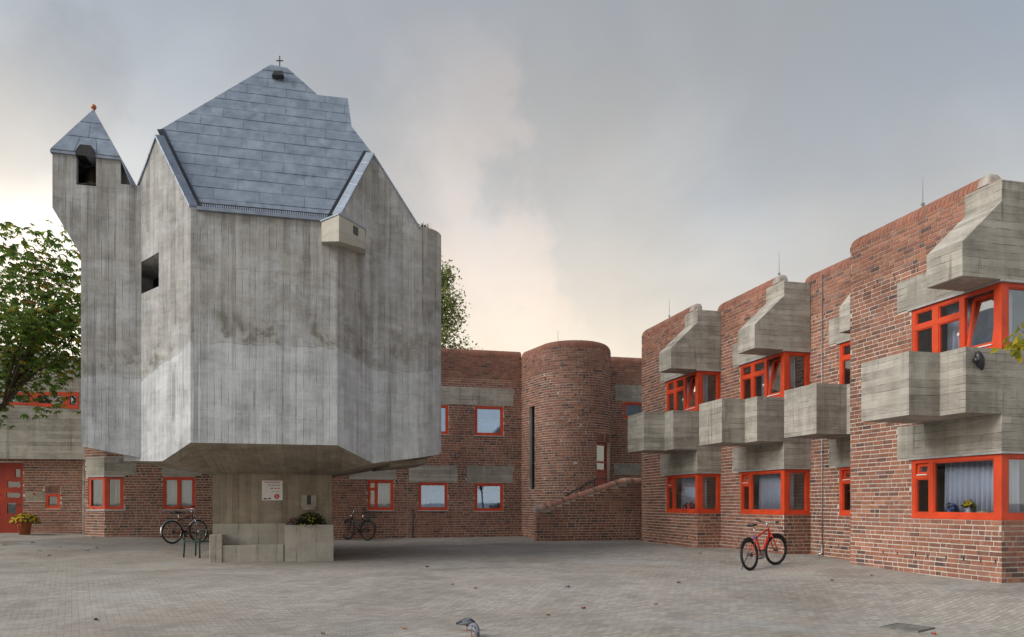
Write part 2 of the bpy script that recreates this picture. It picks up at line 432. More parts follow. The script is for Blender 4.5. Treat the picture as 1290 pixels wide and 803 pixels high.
def zinc_mat():
    m, nt, b, out = mat('zinc_sheet'); g = G(nt); ps = g.pos()
    oi = g.n('ShaderNodeObjectInfo')
    st = g.noise(g.map(ps, (4.5, 4.5, .22)), 1.0, 5, .6); n2 = g.noise(ps, 3.0, 6, .65); n3 = g.noise(g.map(g.uv(), (3, 30, 1)), 2.0, 3)
    t = g.m('ADD', g.m('ADD', g.m('MULTIPLY', st, .45), g.m('MULTIPLY', n2, .4)), g.m('MULTIPLY', n3, .15))
    t = g.m('ADD', t, g.m('MULTIPLY', g.m('SUBTRACT', oi.outputs['Random'], .5), .05))
    col = g.ramp(t, [(.34, (.17, .20, .25)), (.50, (.235, .278, .345)), (.66, (.315, .37, .44))])
    dk = g.mr(g.noise(g.map(ps, (2.6, 2.6, .10)), 1.3, 4, .6), .58, .72)
    col = g.mixc(g.m('MULTIPLY', dk, .55), col, (.14, .15, .165))
    g.l(col, b.inputs['Base Color']); b.inputs['Metallic'].default_value = .35
    g.l(g.mr(n2, .3, .7, .42, .62), b.inputs['Roughness'])
    g.bump(g.m('ADD', g.m('MULTIPLY', n2, .7), g.m('MULTIPLY', n3, .3)), b, .25, .01)
    return m
M['zinc'] = zinc_mat()

def glass_mat(name, base, k, tint, refl=(.9, .95, 1)):
    m, nt, b, out = mat(name); g = G(nt)
    nt.nodes.remove(b)
    lw = g.n('ShaderNodeLayerWeight'); lw.inputs[0].default_value = .5
    f = g.m('ADD', base, g.m('MULTIPLY', g.m('POWER', lw.outputs['Facing'], 3.0), k), clamp=True)
    t = g.n('ShaderNodeBsdfTransparent'); t.inputs[0].default_value = (*tint, 1)
    gl = g.n('ShaderNodeBsdfGlossy'); gl.inputs['Roughness'].default_value = .015; gl.inputs[0].default_value = (*refl, 1)
    bp = g.n('ShaderNodeBump'); bp.inputs['Strength'].default_value = .03; bp.inputs['Distance'].default_value = .02
    g.l(g.noise(g.pos(), 1.6, 2), bp.inputs['Height']); g.l(bp.outputs[0], gl.inputs['Normal'])
    mx = g.n('ShaderNodeMixShader'); g.l(f, mx.inputs[0]); g.l(t.outputs[0], mx.inputs[1]); g.l(gl.outputs[0], mx.inputs[2])
    g.l(mx.outputs[0], out.inputs[0])
    return m
M['glass'] = glass_mat('window_glass', .10, .55, (.93, .96, .97))
M['coated'] = glass_mat('coated_glass', .30, .6, (.80, .88, .98), (.62, .78, 1.0))
M['sash_glass'] = glass_mat('sash_glass', .55, .4, (.9, .93, .95), (1, .97, .92))

M['red'] = simple('red_paint', (.55, .058, .017), .5, 0, .20, 2.2, .06, .4)
M['curtain'] = None
def curtain_mat(name, col):
    m, nt, b, out = mat(name); g = G(nt)
    n1 = g.noise(g.map(g.pos(), (1, 1, .1)), 9, 3)
    g.l(g.ramp(n1, [(.3, tuple(c * .85 for c in col)), (.7, col)]), b.inputs['Base Color']); b.inputs['Roughness'].default_value = .9
    tr = g.n('ShaderNodeBsdfTranslucent'); tr.inputs[0].default_value = (*col, 1)
    mx = g.n('ShaderNodeMixShader'); mx.inputs[0].default_value = .25
    g.l(b.outputs[0], mx.inputs[1]); g.l(tr.outputs[0], mx.inputs[2]); g.l(mx.outputs[0], out.inputs[0])
    return m
M['curtain'] = curtain_mat('blue_white_curtain', (.66, .68, .82))
M['curtain_beige'] = curtain_mat('beige_curtain', (.60, .50, .36))
M['net'] = curtain_mat('net_curtain', (.72, .74, .78))
M['room'] = simple('room_plaster', (.34, .30, .25), .9, 0, .2, 2, 0)
M['flash'] = simple('grey_flashing', (.42, .42, .42), .5, .3, .2, 5, .05)
M['steel'] = simple('galvanised_steel', (.36, .37, .38), .4, .8, .2, 8, .05)
M['chrome'] = simple('chrome', (.62, .63, .65), .2, 1.0, .1, 8, 0)
M['rubber'] = simple('black_rubber', (.022, .022, .024), .75, 0, .3, 30, .2)
M['blackp'] = simple('black_plastic', (.018, .018, .022), .4, 0, .3, 8, .05, .5)
M['blackpaint'] = simple('black_enamel', (.016, .017, .020), .3, 0, .2, 6, 0, .5)
M['redbike'] = simple('red_enamel', (.56, .028, .014), .28, 0, .12, 5, 0, .55)
M['darkred'] = simple('wine_enamel', (.16, .018, .016), .3, 0, .15, 5, 0, .55)
M['green'] = simple('green_enamel', (.012, .048, .030), .45, 0, .25, 6, .05, .45)
M['terracotta'] = simple('terracotta', (.36, .115, .05), .85, 0, .25, 9, .2)
M['white'] = simple('white_enamel', (.74, .73, .72), .4, 0, .06, 4, 0, .4)
M['signred'] = simple('sign_red', (.50, .025, .02), .5, 0, .1, 9, 0)
M['signgrey'] = simple('sign_grey', (.14, .16, .17), .5, 0, .1, 9, 0)
M['iron'] = simple('dark_iron', (.055, .055, .055), .55, .5, .35, 14, .25)
M['copper'] = simple('copper', (.42, .16, .08), .5, .7, .3, 8, .1)
M['bronze'] = simple('bronze', (.10, .075, .045), .5, .8, .3, 8, .1)
M['bark'] = simple('bark', (.085, .065, .048), .95, 0, .4, 9, .8, .1, (1, 1, .25))
M['soil'] = simple('soil', (.05, .035, .025), .95, 0, .4, 20, .6)
M['door'] = simple('red_door_paint', (.30, .030, .012), .5, 0, .18, 3, .08, .35, (1, 1, .2))
M['wicker'] = simple('wicker', (.42, .32, .20), .8, 0, .45, 40, .5)
M['ceramic'] = simple('pale_ceramic', (.55, .56, .60), .3, 0, .1, 6, 0, .5)
M['cement'] = simple('cement_cap', (.34, .30, .265), .9, 0, .3, 7, .4)

def attr_mat(name, rough=.8, trans=0.0, nsc=30, nv=.3):
    m, nt, b, out = mat(name); g = G(nt)
    at = g.n('ShaderNodeAttribute', attribute_name='Col')
    f = g.mr(g.noise(g.pos(), nsc, 3), .3, .7, 1 - nv, 1 + nv, False)
    sc = g.n('ShaderNodeVectorMath', operation='SCALE'); g.l(at.outputs['Color'], sc.inputs[0]); g.l(f, sc.inputs['Scale'])
    g.l(sc.outputs[0], b.inputs['Base Color']); b.inputs['Roughness'].default_value = rough; b.inputs['Specular IOR Level'].default_value = .25
    if trans:
        tr = g.n('ShaderNodeBsdfTranslucent'); g.l(sc.outputs[0], tr.inputs[0])
        mx = g.n('ShaderNodeMixShader'); mx.inputs[0].default_value = trans
        g.l(b.outputs[0], mx.inputs[1]); g.l(tr.outputs[0], mx.inputs[2]); g.l(mx.outputs[0], out.inputs[0])
    return m
M['leaf'] = attr_mat('leaf', .55, .55, 8, .2)
M['petal'] = attr_mat('petal', .6, .25, 20, .15)
M['feather'] = attr_mat('feather', .6, 0, 60, .3)

def paving_mat():
    m, nt, b, out = mat('clinker_paving'); g = G(nt); ps = g.pos()
    v = g.map(ps, (1, 1, 0), (0, 0, R(-30)))
    bt = g.n('ShaderNodeTexBrick'); g.l(v, bt.inputs['Vector'])
    bt.inputs['Scale'].default_value = 1; bt.inputs['Brick Width'].default_value = .165; bt.inputs['Row Height'].default_value = .082
    bt.inputs['Mortar Size'].default_value = .007; bt.inputs['Mortar Smooth'].default_value = .4; bt.inputs['Bias'].default_value = 0
    bt.inputs['Color1'].default_value = (.0, .0, .0, 1); bt.inputs['Color2'].default_value = (1, 1, 1, 1); bt.inputs['Mortar'].default_value = (.5, .5, .5, 1)
    big = g.noise(ps, .22, 5, .6, .5); mid = g.noise(ps, 1.4, 6, .65, .3); fine = g.noise(ps, 28, 5, .75); vf = g.noise(ps, 55, 4, .8)
    cell = g.n('ShaderNodeSeparateColor'); g.l(bt.outputs['Color'], cell.inputs[0])
    t = g.m('ADD', g.m('ADD', g.m('MULTIPLY', big, .33), g.m('MULTIPLY', mid, .22)), g.m('ADD', g.m('MULTIPLY', fine, .30), g.m('MULTIPLY', cell.outputs[0], .12)))
    t = g.m('ADD', t, g.m('MULTIPLY', g.m('SUBTRACT', vf, .5), .55))
    col = g.ramp(t, [(.28, (.165, .148, .13)), (.50, (.35, .32, .287)), (.72, (.54, .508, .465))])
    # pale dried chalky streaks
    ck = g.mr(g.noise(g.map(ps, (.55, 1.6, 1)), 1.1, 6, .7, .8), .60, .70)
    col = g.mixc(g.m('MULTIPLY', ck, .40), col, (.50, .49, .47))
    rs = g.mr(g.noise(ps, .35, 3, .5), .52, .66)
    col = g.mixc(g.m('MULTIPLY', rs, .30), col, (.30, .225, .175))
    jn = bt.outputs['Fac']
    pt = g.mr(g.noise(ps, .42, 6, .62, 1.0), .50, .62)
    col = g.mixc(g.m('MULTIPLY', pt, .32), col, (.155, .142, .128))
    bl_ = g.mr(g.noise(g.map(ps, (.5, .8, 1), loc=(4.3, .7, 0)), .55, 5, .6, .6), .55, .68)
    col = g.mixc(g.m('MULTIPLY', bl_, .35), col, (.40, .415, .43))
    moss = g.m('MULTIPLY', jn, g.mr(g.noise(ps, .6, 3), .5, .62))
    col = g.mixc(g.m('MULTIPLY', jn, .26), col, (.12, .108, .092)); col = g.mixc(g.m('MULTIPLY', moss, .4), col, (.09, .10, .05))
    g.l(col, b.inputs['Base Color']); b.inputs['Roughness'].default_value = .82; b.inputs['Specular IOR Level'].default_value = .3
    h = g.m('SUBTRACT', g.m('ADD', g.m('MULTIPLY', fine, .45), g.m('MULTIPLY', cell.outputs[0], .25)), g.m('MULTIPLY', jn, .8))
    g.bump(h, b, .8, .012)
    return m
M['paving'] = paving_mat()

# ------------------------------------------------------------------ ground
GP = [(0, 0, -1.6), (-1, 9.5, -1.62), (5, 9.4, -1.6), (10, 9, -1.45), (7.84, 12.2, -1.285), (7, 15.66, -1.24), (4.92, 15.7, -1.40), (5.72, 16.4, -1.335),
      (6.4, 17.9, -1.18), (4.92, 20.2, -1.19), (4, 23.7, -1.21), (.8, 24, -1.2), (0, 27, -1.19), (-2.5, 26.5, -1.2), (-4.5, 17.9, -1.385), (-7.0, 17.2, -1.375),
      (-9.9, 22.8, -1.2), (-5, 25.3, -1.24), (-12.5, 24, -1.06), (-16.5, 25.6, -.99), (-8, 9, -1.62), (-12, 15, -1.32), (0, 16, -1.42), (0, 20, -1.32), (-18, 18, -1.2), (-25, 25, -.95), (12, 25, -1.2), (0, 34, -1.2)]
GA = np.array(GP)
def gh(x, y):
    d2 = (GA[:, 0] - x) ** 2 + (GA[:, 1] - y) ** 2
    w = 1.0 / (d2 + .35) ** 1.6
    return EYE + float((w * GA[:, 2]).sum() / w.sum())
def axis(lo, hi, st):
    a = list(np.arange(lo, hi + 1e-6, st)); q = st
    p = hi
    while p < 900: q *= 1.6; p += q; a.append(p)
    p = lo; q = st
    while p > -900: q *= 1.6; p -= q; a.insert(0, p)
    return a
xs = axis(-26, 16, .7); ys = axis(-4, 34, .7)
mb = MB(); nx = len(xs)
pts = [(x, y, gh(x, y)) for y in ys for x in xs]
mb.add(pts, [(j * nx + i, j * nx + i + 1, (j + 1) * nx + i + 1, (j + 1) * nx + i) for j in range(len(ys) - 1) for i in range(nx - 1)])
ground = mb.build('ground', M['paving'], kind='structure', smooth=True, uv=False)

# ------------------------------------------------------------------ brick walls
COURSE = .08333
PAL = [(.275, .120, .078), (.255, .108, .072), (.230, .100, .070), (.205, .092, .066), (.305, .145, .095), (.265, .124, .090), (.175, .084, .064), (.140, .074, .062), (.098, .062, .056), (.230, .122, .097)]
PW = [16, 16, 15, 12, 9, 11, 8, 5, 2.5, 6]
def pick(): return random.choices(range(len(PAL)), PW)[0]
class Plane:
    def __init__(s, o, u, n): s.o = Vector((o[0], o[1], 0)); s.u = Vector(u).normalized(); s.n = Vector(n).normalized(); s.flip = s.u.cross(UP).dot(s.n) < 0
    def __call__(s, u, z, off=0.0): return s.o + s.u * u + s.n * off + UP * z
class Curve:
    flip = False
    def __init__(s, pts):
        s.p = [Vector((a, b, 0)) for a, b in pts]; s.s = [0]
        for i in range(1, len(pts)): s.s.append(s.s[-1] + (s.p[i] - s.p[i - 1]).length)
        s.L = s.s[-1]
        sn = [(s.p[i + 1] - s.p[i]).normalized().cross(UP) for i in range(len(pts) - 1)]
        s.nn = [sn[0]] + [(sn[i] + sn[i - 1]).normalized() for i in range(1, len(sn))] + [sn[-1]]
    def __call__(s, u, z, off=0.0):
        i = 0
        while i < len(s.s) - 2 and u > s.s[i + 1]: i += 1
        t = (u - s.s[i]) / (s.s[i + 1] - s.s[i])
        return s.p[i].lerp(s.p[i + 1], t) + s.nn[i].lerp(s.nn[i + 1], t).normalized() * off + UP * z
def fquad(mb, fn, u0, u1, z0, z1, off=0.0, col=None):
    q = [fn(u0, z0, off), fn(u1, z0, off), fn(u1, z1, off), fn(u0, z1, off)]
    mb.poly(q[::-1] if fn.flip else q, col)
def fbox(mb, fn, u0, u1, z0, z1, o0, o1, col=None, back=True):
    """box in wall coordinates, o0 < o1 measured outwards"""
    p = [fn(u0, z0, o1), fn(u1, z0, o1), fn(u1, z0, o0), fn(u0, z0, o0), fn(u0, z1, o1), fn(u1, z1, o1), fn(u1, z1, o0), fn(u0, z1, o0)]
    if fn.flip: p = [p[1], p[0], p[3], p[2], p[5], p[4], p[7], p[6]]
    mb.hexa(p, col, () if back else (4,))
def mortar(mb, fn, L, z0, z1, holes, ustep=None, depth=.13):
    us = {0, L}; zs = {z0, z1}
    for a, b, c, d in holes: us |= {max(0, a), min(L, b)}; zs |= {c, d}
    if ustep:
        if isinstance(ustep, list): us |= {q for q in ustep if 0 < q < L}
    us = sorted(us); zs = sorted(q for q in zs if z0 <= q <= z1)
    for i in range(len(us) - 1):
        for j in range(len(zs) - 1):
            um = (us[i] + us[i + 1]) / 2; zm = (zs[j] + zs[j + 1]) / 2
            if any(a < um < b and c < zm < d for a, b, c, d in holes): continue
            fquad(mb, fn, us[i], us[i + 1], zs[j], zs[j + 1])
    for a, b, c, d in holes:
        a2, b2 = max(0, a), min(L, b)
        for (q0, q1) in (((a2, c), (a2, d)), ((b2, c), (b2, d)), ((a2, c), (b2, c)), ((a2, d), (b2, d))):
            if q0[0] == q1[0] and (q0[0] <= 0 or q0[0] >= L): continue
            mb.poly([fn(q0[0], q0[1], 0), fn(q1[0], q1[1], 0), fn(q1[0], q1[1], -depth), fn(q0[0], q0[1], -depth)])
def lay_bricks(fn, L, z0, z1, excl, keep=None, zref=None, head=.36):
    """bricks of one wall face as (u0,u1,z0,z1,full,palette,proud)"""
    out = []; zref = z0 if zref is None else zref
    k0 = math.floor((z0 - zref) / COURSE); k1 = math.ceil((z1 - zref) / COURSE)
    for k in range(k0, k1):
        za = zref + k * COURSE + .0095; zb = za + COURSE - .020
        if za < z0 - .06 or zb > z1 + .004: continue
        u = -rnd() * .24
        while u < L:
            ln = .11 if rnd() < head else .235
            a, b = u, u + ln; u = b + .017 + rnd() * .004
            segs = [(max(a, 0), min(b, L))]
            zm = (za + zb) / 2
            for (e0, e1, c0, c1) in excl:
                if not (c0 - .01 < zm < c1 + .01): continue
                ns_ = []
                for (p, q) in segs:
                    if q <= e0 or p >= e1: ns_.append((p, q)); continue
                    if p < e0 - .03: ns_.append((p, e0 - .004))
                    if q > e1 + .03: ns_.append((e1 + .004, q))
                segs = ns_
            for (p, q) in segs:
                if q - p < .035: continue
                if keep and not keep(p, q, za, zb): continue
                full = abs((q - p) - ln) < 1e-6
                j = (rnd() - .5) * .004
                out.append((p, q, za + j, zb + j, full, pick(), .005 + rnd() * .006))
    return out
def emit(mb, fn, br):
    for (a, b, c, d, full, pi, pr) in br:
        v = .88 + rnd() * .24; col = tuple(q * v for q in PAL[pi])
        if a < .003 and not isinstance(fn, Curve): a = -.0075
        fbox(mb, fn, a, b, c, d, -.004, pr, col, back=False)
BM = {}
def brick_mesh(full_len, pi):
    key = (round(full_len, 3), pi)
    if key not in BM:
        m_ = MB(); h = COURSE - .020; l = full_len / 2
        m_.hexa([(-l, -.008, -h / 2), (l, -.008, -h / 2), (l, .006, -h / 2), (-l, .006, -h / 2), (-l, -.008, h / 2), (l, -.008, h / 2), (l, .006, h / 2), (-l, .006, h / 2)], PAL[pi])
        BM[key] = m_.mesh('brick', M['brick'])
    return BM[key]
def single_bricks(fn, br, parent):
    rot = math.atan2(fn.u.y, fn.u.x) + (math.pi if fn.flip else 0)
    org = ORG[parent.name]
    for (a, b, c, d, full, pi, pr) in br:
        o = bpy.data.objects.new('brick', brick_mesh(.235 if b - a > .2 else .11, pi)); C.objects.link(o)
        o.parent = parent; o.location = fn((a + b) / 2, (c + d) / 2, pr - .007) - org
        o.rotation_euler = (0, 0, rot + (rnd() - .5) * .008)

def coping_profile(r=.25, w=.30, zt=0.0, proud=.005, n=6):
    """(outward-negative depth, z) outline, top at zt, quarter round on the outer edge"""
    pr = [(-proud, zt - r)]
    for i in range(1, n + 1):
        t = math.pi / 2 * i / n
        pr.append((-proud + (r + proud) * (1 - math.cos(t)), zt - r + r * math.sin(t)))
    pr += [(w, zt), (w, zt - r)]
    return pr
CPM = {}
def coping_run(fn, u0, u1, zt, parent, step=.098, r=.25, name='coping_brick', curved=False):
    n = max(1, round((u1 - u0) / step)); st = (u1 - u0) / n; org = ORG[parent.name]
    prof = coping_profile(r, .30, 0)
    for i in range(n):
        a = u0 + st * i + .005; b = u0 + st * (i + 1) - .005
        c = fn((a + b) / 2, zt, 0)
        tan = (fn(b, zt, 0) - fn(a, zt, 0)); hl = tan.length / 2; tan.normalize()
        nrm = (fn((a + b) / 2, zt, 1) - c).normalized()
        pi = pick(); key = (round(hl, 3), pi, round(r, 2), fn.flip)
        if key not in CPM:
            m_ = MB(); col = tuple(.62 * c_ + .38 * q for q, c_ in zip(PAL[pi], (.225, .100, .070)))
            sx = -1 if fn.flip else 1
            m_.prism([(-hl, y, z) for y, z in prof], (2 * hl, 0, 0), col)
            CPM[key] = m_.mesh(name, M['brick'])
        o = bpy.data.objects.new(name, CPM[key]); C.objects.link(o); o.parent = parent
        # local +y points into the wall
        ang = math.atan2(-nrm.y, -nrm.x) - math.pi / 2
        o.location = c - org + UP * (rnd() - .5) * .004; o.rotation_euler = (0, 0, ang)
    # bedding mortar under the pieces
    m_ = MB()
    k = max(1, int((u1 - u0) / .3)) if curved else 1
    pr = [(y * 1.0 + (.008 if y <= 0.2 else -.004), z - .008) for y, z in prof]
    for j in range(k):
        ua = u0 + (u1 - u0) * j / k; ub = u0 + (u1 - u0) * (j + 1) / k
        A = [fn(ua, zt + z, -y) for y, z in pr]; B = [fn(ub, zt + z, -y) for y, z in pr]
        nP = len(A)
        m_.add(A + B, [[i, (i + 1) % nP, (i + 1) % nP + nP, i + nP] for i in range(nP)] + [list(range(nP)), list(range(2 * nP - 1, nP - 1, -1))])
    return m_

# ------------------------------------------------------------------ windows
def bar(mb, fn, u0, u1, z0, z1, o0=-.075, o1=-.012): fbox(mb, fn, u0, u1, z0, z1, o0, o1)
def pane(fn, u0, u1, z0, z1, parent, mt='glass', off=-.05, name='pane'):
    m_ = MB(); fbox(m_, fn, u0, u1, z0, z1, off - .008, off)
    return m_.build(name, M[mt], parent)
def room(fn, u0, u1, z0, z1, parent, depth=1.1, mt='room'):
    """plastered room behind a window, open towards the pane"""
    m_ = MB(); o0 = -.10; o1 = -depth; a, b = u0 - .05, u1 + .05; c, d = z0 - .05, z1 + .05
    for q in ([(a, c, o0), (b, c, o0), (b, c, o1), (a, c, o1)], [(a, d, o0), (b, d, o0), (b, d, o1), (a, d, o1)],
              [(a, c, o0), (a, d, o0), (a, d, o1), (a, c, o1)], [(b, c, o0), (b, d, o0), (b, d, o1), (b, c, o1)],
              [(a, c, o1), (b, c, o1), (b, d, o1), (a, d, o1)]):
        m_.poly([fn(*w) for w in q])
    return m_.build('room_lining', M[mt], parent)
def curtain(fn, u0, u1, z0, z1, label, group=None, mt='curtain', off=-.22, fold=.11, amp=.035):
    m_ = MB(); n = max(8, int((u1 - u0) / .012)); ph = rnd() * 6
    top = []; bot = []
    for i in range(n + 1):
        u = u0 + (u1 - u0) * i / n
        w = math.sin(ph + u / fold * 2 * math.pi + .9 * math.sin(u * 7 + ph)) * amp
        top.append(fn(u, z1, off + w * .7)); bot.append(fn(u + w * .15, z0, off + w * 1.2))
    m_.add(bot + top, [(i, i + 1, n + 2 + i, n + 1 + i) for i in range(n)])
    o = m_.build('curtain', M[mt], None, smooth=True, center=True)
    sd = o.modifiers.new('solid', 'SOLIDIFY'); sd.thickness = .004
    return prop(o, label, 'curtain', group)
def flat_window(fn, u0, u1, z0, z1, parent, style='single', glass='coated', fw=.085, depth=1.2, sill=True, rm=True):
    m_ = MB()
    bar(m_, fn, u0, u0 + fw, z0, z1); bar(m_, fn, u1 - fw, u1, z0, z1)
    bar(m_, fn, u0 + fw, u1 - fw, z0, z0 + fw); bar(m_, fn, u0 + fw, u1 - fw, z1 - fw, z1)
    a, b, c, d = u0 + fw, u1 - fw, z0 + fw, z1 - fw
    panes = []
    if style == 'single': panes.append((a, b, c, d))
    elif style == 'casement':
        m1 = a + (b - a) * .24; bar(m_, fn, m1, m1 + .07, c, d)
        t = c + (d - c) * .70; bar(m_, fn, a, m1, t, t + .07)
        panes += [(a, m1, c, t), (a, m1, t + .07, d), (m1 + .07, b, c, d)]
    elif style == 'double':
        m1 = (a + b) / 2 - .05; bar(m_, fn, m1, m1 + .10, c, d)
        panes += [(a, m1, c, d), (m1 + .10, b, c, d)]
    # inner bead
    w = m_.build('window', M['red'], parent)
    for (p, q, r_, s_) in panes:
        bd = MB(); e = .018
        for (x0, x1, y0, y1) in ((p, p + e, r_, s_), (q - e, q, r_, s_), (p + e, q - e, r_, r_ + e), (p + e, q - e, s_ - e, s_)):
            fbox(bd, fn, x0, x1, y0, y1, -.068, -.028)
        bd.build('glazing_bead', M['red'], w)
        pane(fn, p + e, q - e, r_ + e, s_ - e, w, glass, -.05)
    if sill:
        sb = MB(); fbox(sb, fn, u0 - .03, u1 + .03, z0 - .035, z0 - .004, -.06, .035); sb.build('sill', M['flash'], w)
    if rm: room(fn, u0, u1, z0, z1, w, depth)
    return w

# ------------------------------------------------------------------ the stepped wing on the right
wing = thing('brick_wing', 'stepped two-storey red brick wing with concrete balconies and red corner windows', 'building', (8.5, 18, gh(8.5, 18)))
KS = [Vector((7.84, 12.2, 0)), Vector((7.66, 15.5, 0)), Vector((6.35, 17.78, 0)), Vector((4.97, 20.4, 0))]
LEN = [3.57, 2.75, 3.05, 3.62]; WID = [4.2, 3.5, 3.8, 4.5]; FRONT = [4.2, .60, .70, .69]
ZTOP = EYE + 5.46; WZ0 = EYE - .267; WZ1 = EYE + .79; ST = 2.75
LIN0 = EYE + .835; LIN1 = EYE + 1.40; BAL0 = EYE + 1.43; BAL1 = EYE + 2.465; HOOD0 = EYE + 3.575
names = ['nearest the street drain', '', '', '']
WUL = [1.916, 1.52, 1.916, 1.916]; LUL = [2.25, 1.85, 2.25, 2.25]; HD = .709; PROJ = [-.79, -.62, -.79, -.79]; BPRJ = [-.725, -.61, -.725, -.725]
def corner_window(b, zo, style):
    """frames on both faces of the block corner, zo = storey offset"""
    K = KS[b]; lf = Plane(K, D, -E); ff = Plane(K, E, -D); fw_ = min(FRONT[b], 1.6); WU = WUL[b]; sh = WU - 1.916
    z0, z1 = WZ0 + zo, WZ1 + zo
    m_ = MB()
    # corner post: one L shaped timber
    o = .012
    pl = [K + E * o + D * o, K + E * o + D * .16, K + E * .085 + D * .16, K + E * .085 + D * .085, K + E * .15 + D * .085, K + E * .15 + D * o]
    m_.prism([p + UP * z0 for p in pl], (0, 0, z1 - z0))
    bt, tp = .09, .065
    bar(m_, lf, .16, WU, z0, z0 + bt); bar(m_, lf, .16, WU, z1 - tp, z1); bar(m_, lf, WU - .09, WU, z0 + bt, z1 - tp)
    bar(m_, ff, .15, fw_, z0, z0 + bt); bar(m_, ff, .15, fw_, z1 - tp, z1); bar(m_, ff, fw_ - .10, fw_, z0 + bt, z1 - tp)
    # drip lip along the bottom rail
    fbox(m_, lf, -.012, WU, z0 - .012, z0 + .03, -.0119, .012); fbox(m_, ff, .0, fw_, z0 - .0118, z0 + .0299, -.0119, .012)
    c, d = z0 + bt, z1 - tp
    panes = []; sash = None
    if style == 'low':
        bar(m_, lf, 1.417 + sh, 1.52 + sh, c, d); t0, t1 = EYE + .44 + zo, EYE + .505 + zo
        bar(m_, lf, 1.52 + sh, WU - .09, t0, t1)
        panes += [(lf, 1.52 + sh, WU - .09, c, t0), (lf, .16, 1.417 + sh, c, d)]
        sash = (1.525 + sh, WU - .095, t1 + .004, d - .004, 8)
    else:
        bar(m_, lf, 1.30 + sh, 1.438 + sh, c, d); bar(m_, lf, .735 + sh, .84 + sh, c, d)
        t0, t1 = EYE + .41 + zo, EYE + .50 + zo
        bar(m_, lf, 1.438 + sh, WU - .09, t0, t1); bar(m_, lf, .84 + sh, 1.30 + sh, t0, t1)
        panes += [(lf, 1.438 + sh, WU - .09, c, t0), (lf, 1.438 + sh, WU - .09, t1, d), (lf, .84 + sh, 1.30 + sh, c, t0), (lf, .84 + sh, 1.30 + sh, t1, d)]
        sash = (.165, .73 + sh, c + .004, d - .004, 9)
    panes.append((ff, .15, fw_ - .10, c, d))
    w = m_.build('window', M['red'], wing)
    for (fn, p, q, r_, s_) in panes:
        bd = MB(); e = .02
        for (x0, x1, y0, y1) in ((p, p + e, r_, s_), (q - e, q, r_, s_), (p + e, q - e, r_, r_ + e), (p + e, q - e, s_ - e, s_)):
            fbox(bd, fn, x0, x1, y0, y1, -.070, -.026)
        bd.build('glazing_bead', M['red'], w)
        pane(fn, p + e, q - e, r_ + e, s_ - e, w)
    # tilted sash, hinged at its foot, leaning into the room
    if sash:
        a, b2, r_, s_, deg = sash; tl = math.tan(R(deg))
        def tf(u, z, off=0.0): return lf(u, z, off - .03 - (z - r_) * tl)
        tf.flip = lf.flip
        sm = MB(); e = .055
        for (x0, x1, y0, y1) in ((a, a + e, r_, s_), (b2 - e, b2, r_, s_), (a + e, b2 - e, r_, r_ + e), (a + e, b2 - e, s_ - e, s_)):
            fbox(sm, tf, x0, x1, y0, y1, -.05, 0)
        sm.build('tilted_sash', M['red'], w)
        pm = MB(); fbox(pm, tf, a + e, b2 - e, r_ + e, s_ - e, -.03, -.022); pm.build('pane', M['sash_glass'], w)
        hm = MB(); fbox(hm, lf, a + .03, b2 - .03, r_ - .004, r_ + .012, -.02, .004); hm.build('sash_seal', M['white'], w)
        if style != 'low':
            hh = MB(); hh.ball(lf(.85, r_ + .30, .0), .022, 10, 6, (1, 1, 1.6)); hh.build('handle', M['white'], w, smooth=True)
    # flashing over the window
    fm = MB(); fz = z1 + .004
    op = [K - E * .035 - D * .035, K - E * .035 + D * (WU + .06), K + E * .05 + D * (WU + .06), K + E * .05 + D * .05, K + E * fw_ + D * .05, K + E * fw_ - D * .035]
    fm.prism([p + UP * fz for p in op], (0, 0, .036)); fm.build('flashing', M['flash'], w)
    # room lining
    rm_ = MB(); e0, e1, d0, d1 = .09, max(fw_, 1.7), .09, WU + .6
    A = lambda e_, d_, z_: K + E * e_ + D * d_ + UP * z_
    zc, zd = z0 + .02, z1 + .10
    rm_.poly([A(e0, d0, zc), A(e1, d0, zc), A(e1, d1, zc), A(e0, d1, zc)]); rm_.poly([A(e0, d0, zd), A(e1, d0, zd), A(e1, d1, zd), A(e0, d1, zd)])
    rm_.poly([A(e1, d0, zc), A(e1, d1, zc), A(e1, d1, zd), A(e1, d0, zd)]); rm_.poly([A(e0, d1, zc), A(e1, d1, zc), A(e1, d1, zd), A(e0, d1, zd)])
    if e1 > fw_: rm_.poly([A(fw_, d0, zc), A(e1, d0, zc), A(e1, d0, zd), A(fw_, d0, zd)])
    rm_.poly([A(e0, WU, zc), A(e0, d1, zc), A(e0, d1, zd), A(e0, WU, zd)])
    rm_.build('room_lining', M['room'], w)
    return lf, ff, z0, z1
BLK = ['block next to drain grate', 'recessed block', 'block behind red bicycle', 'block beside stair wall']
allb = []
walls = []
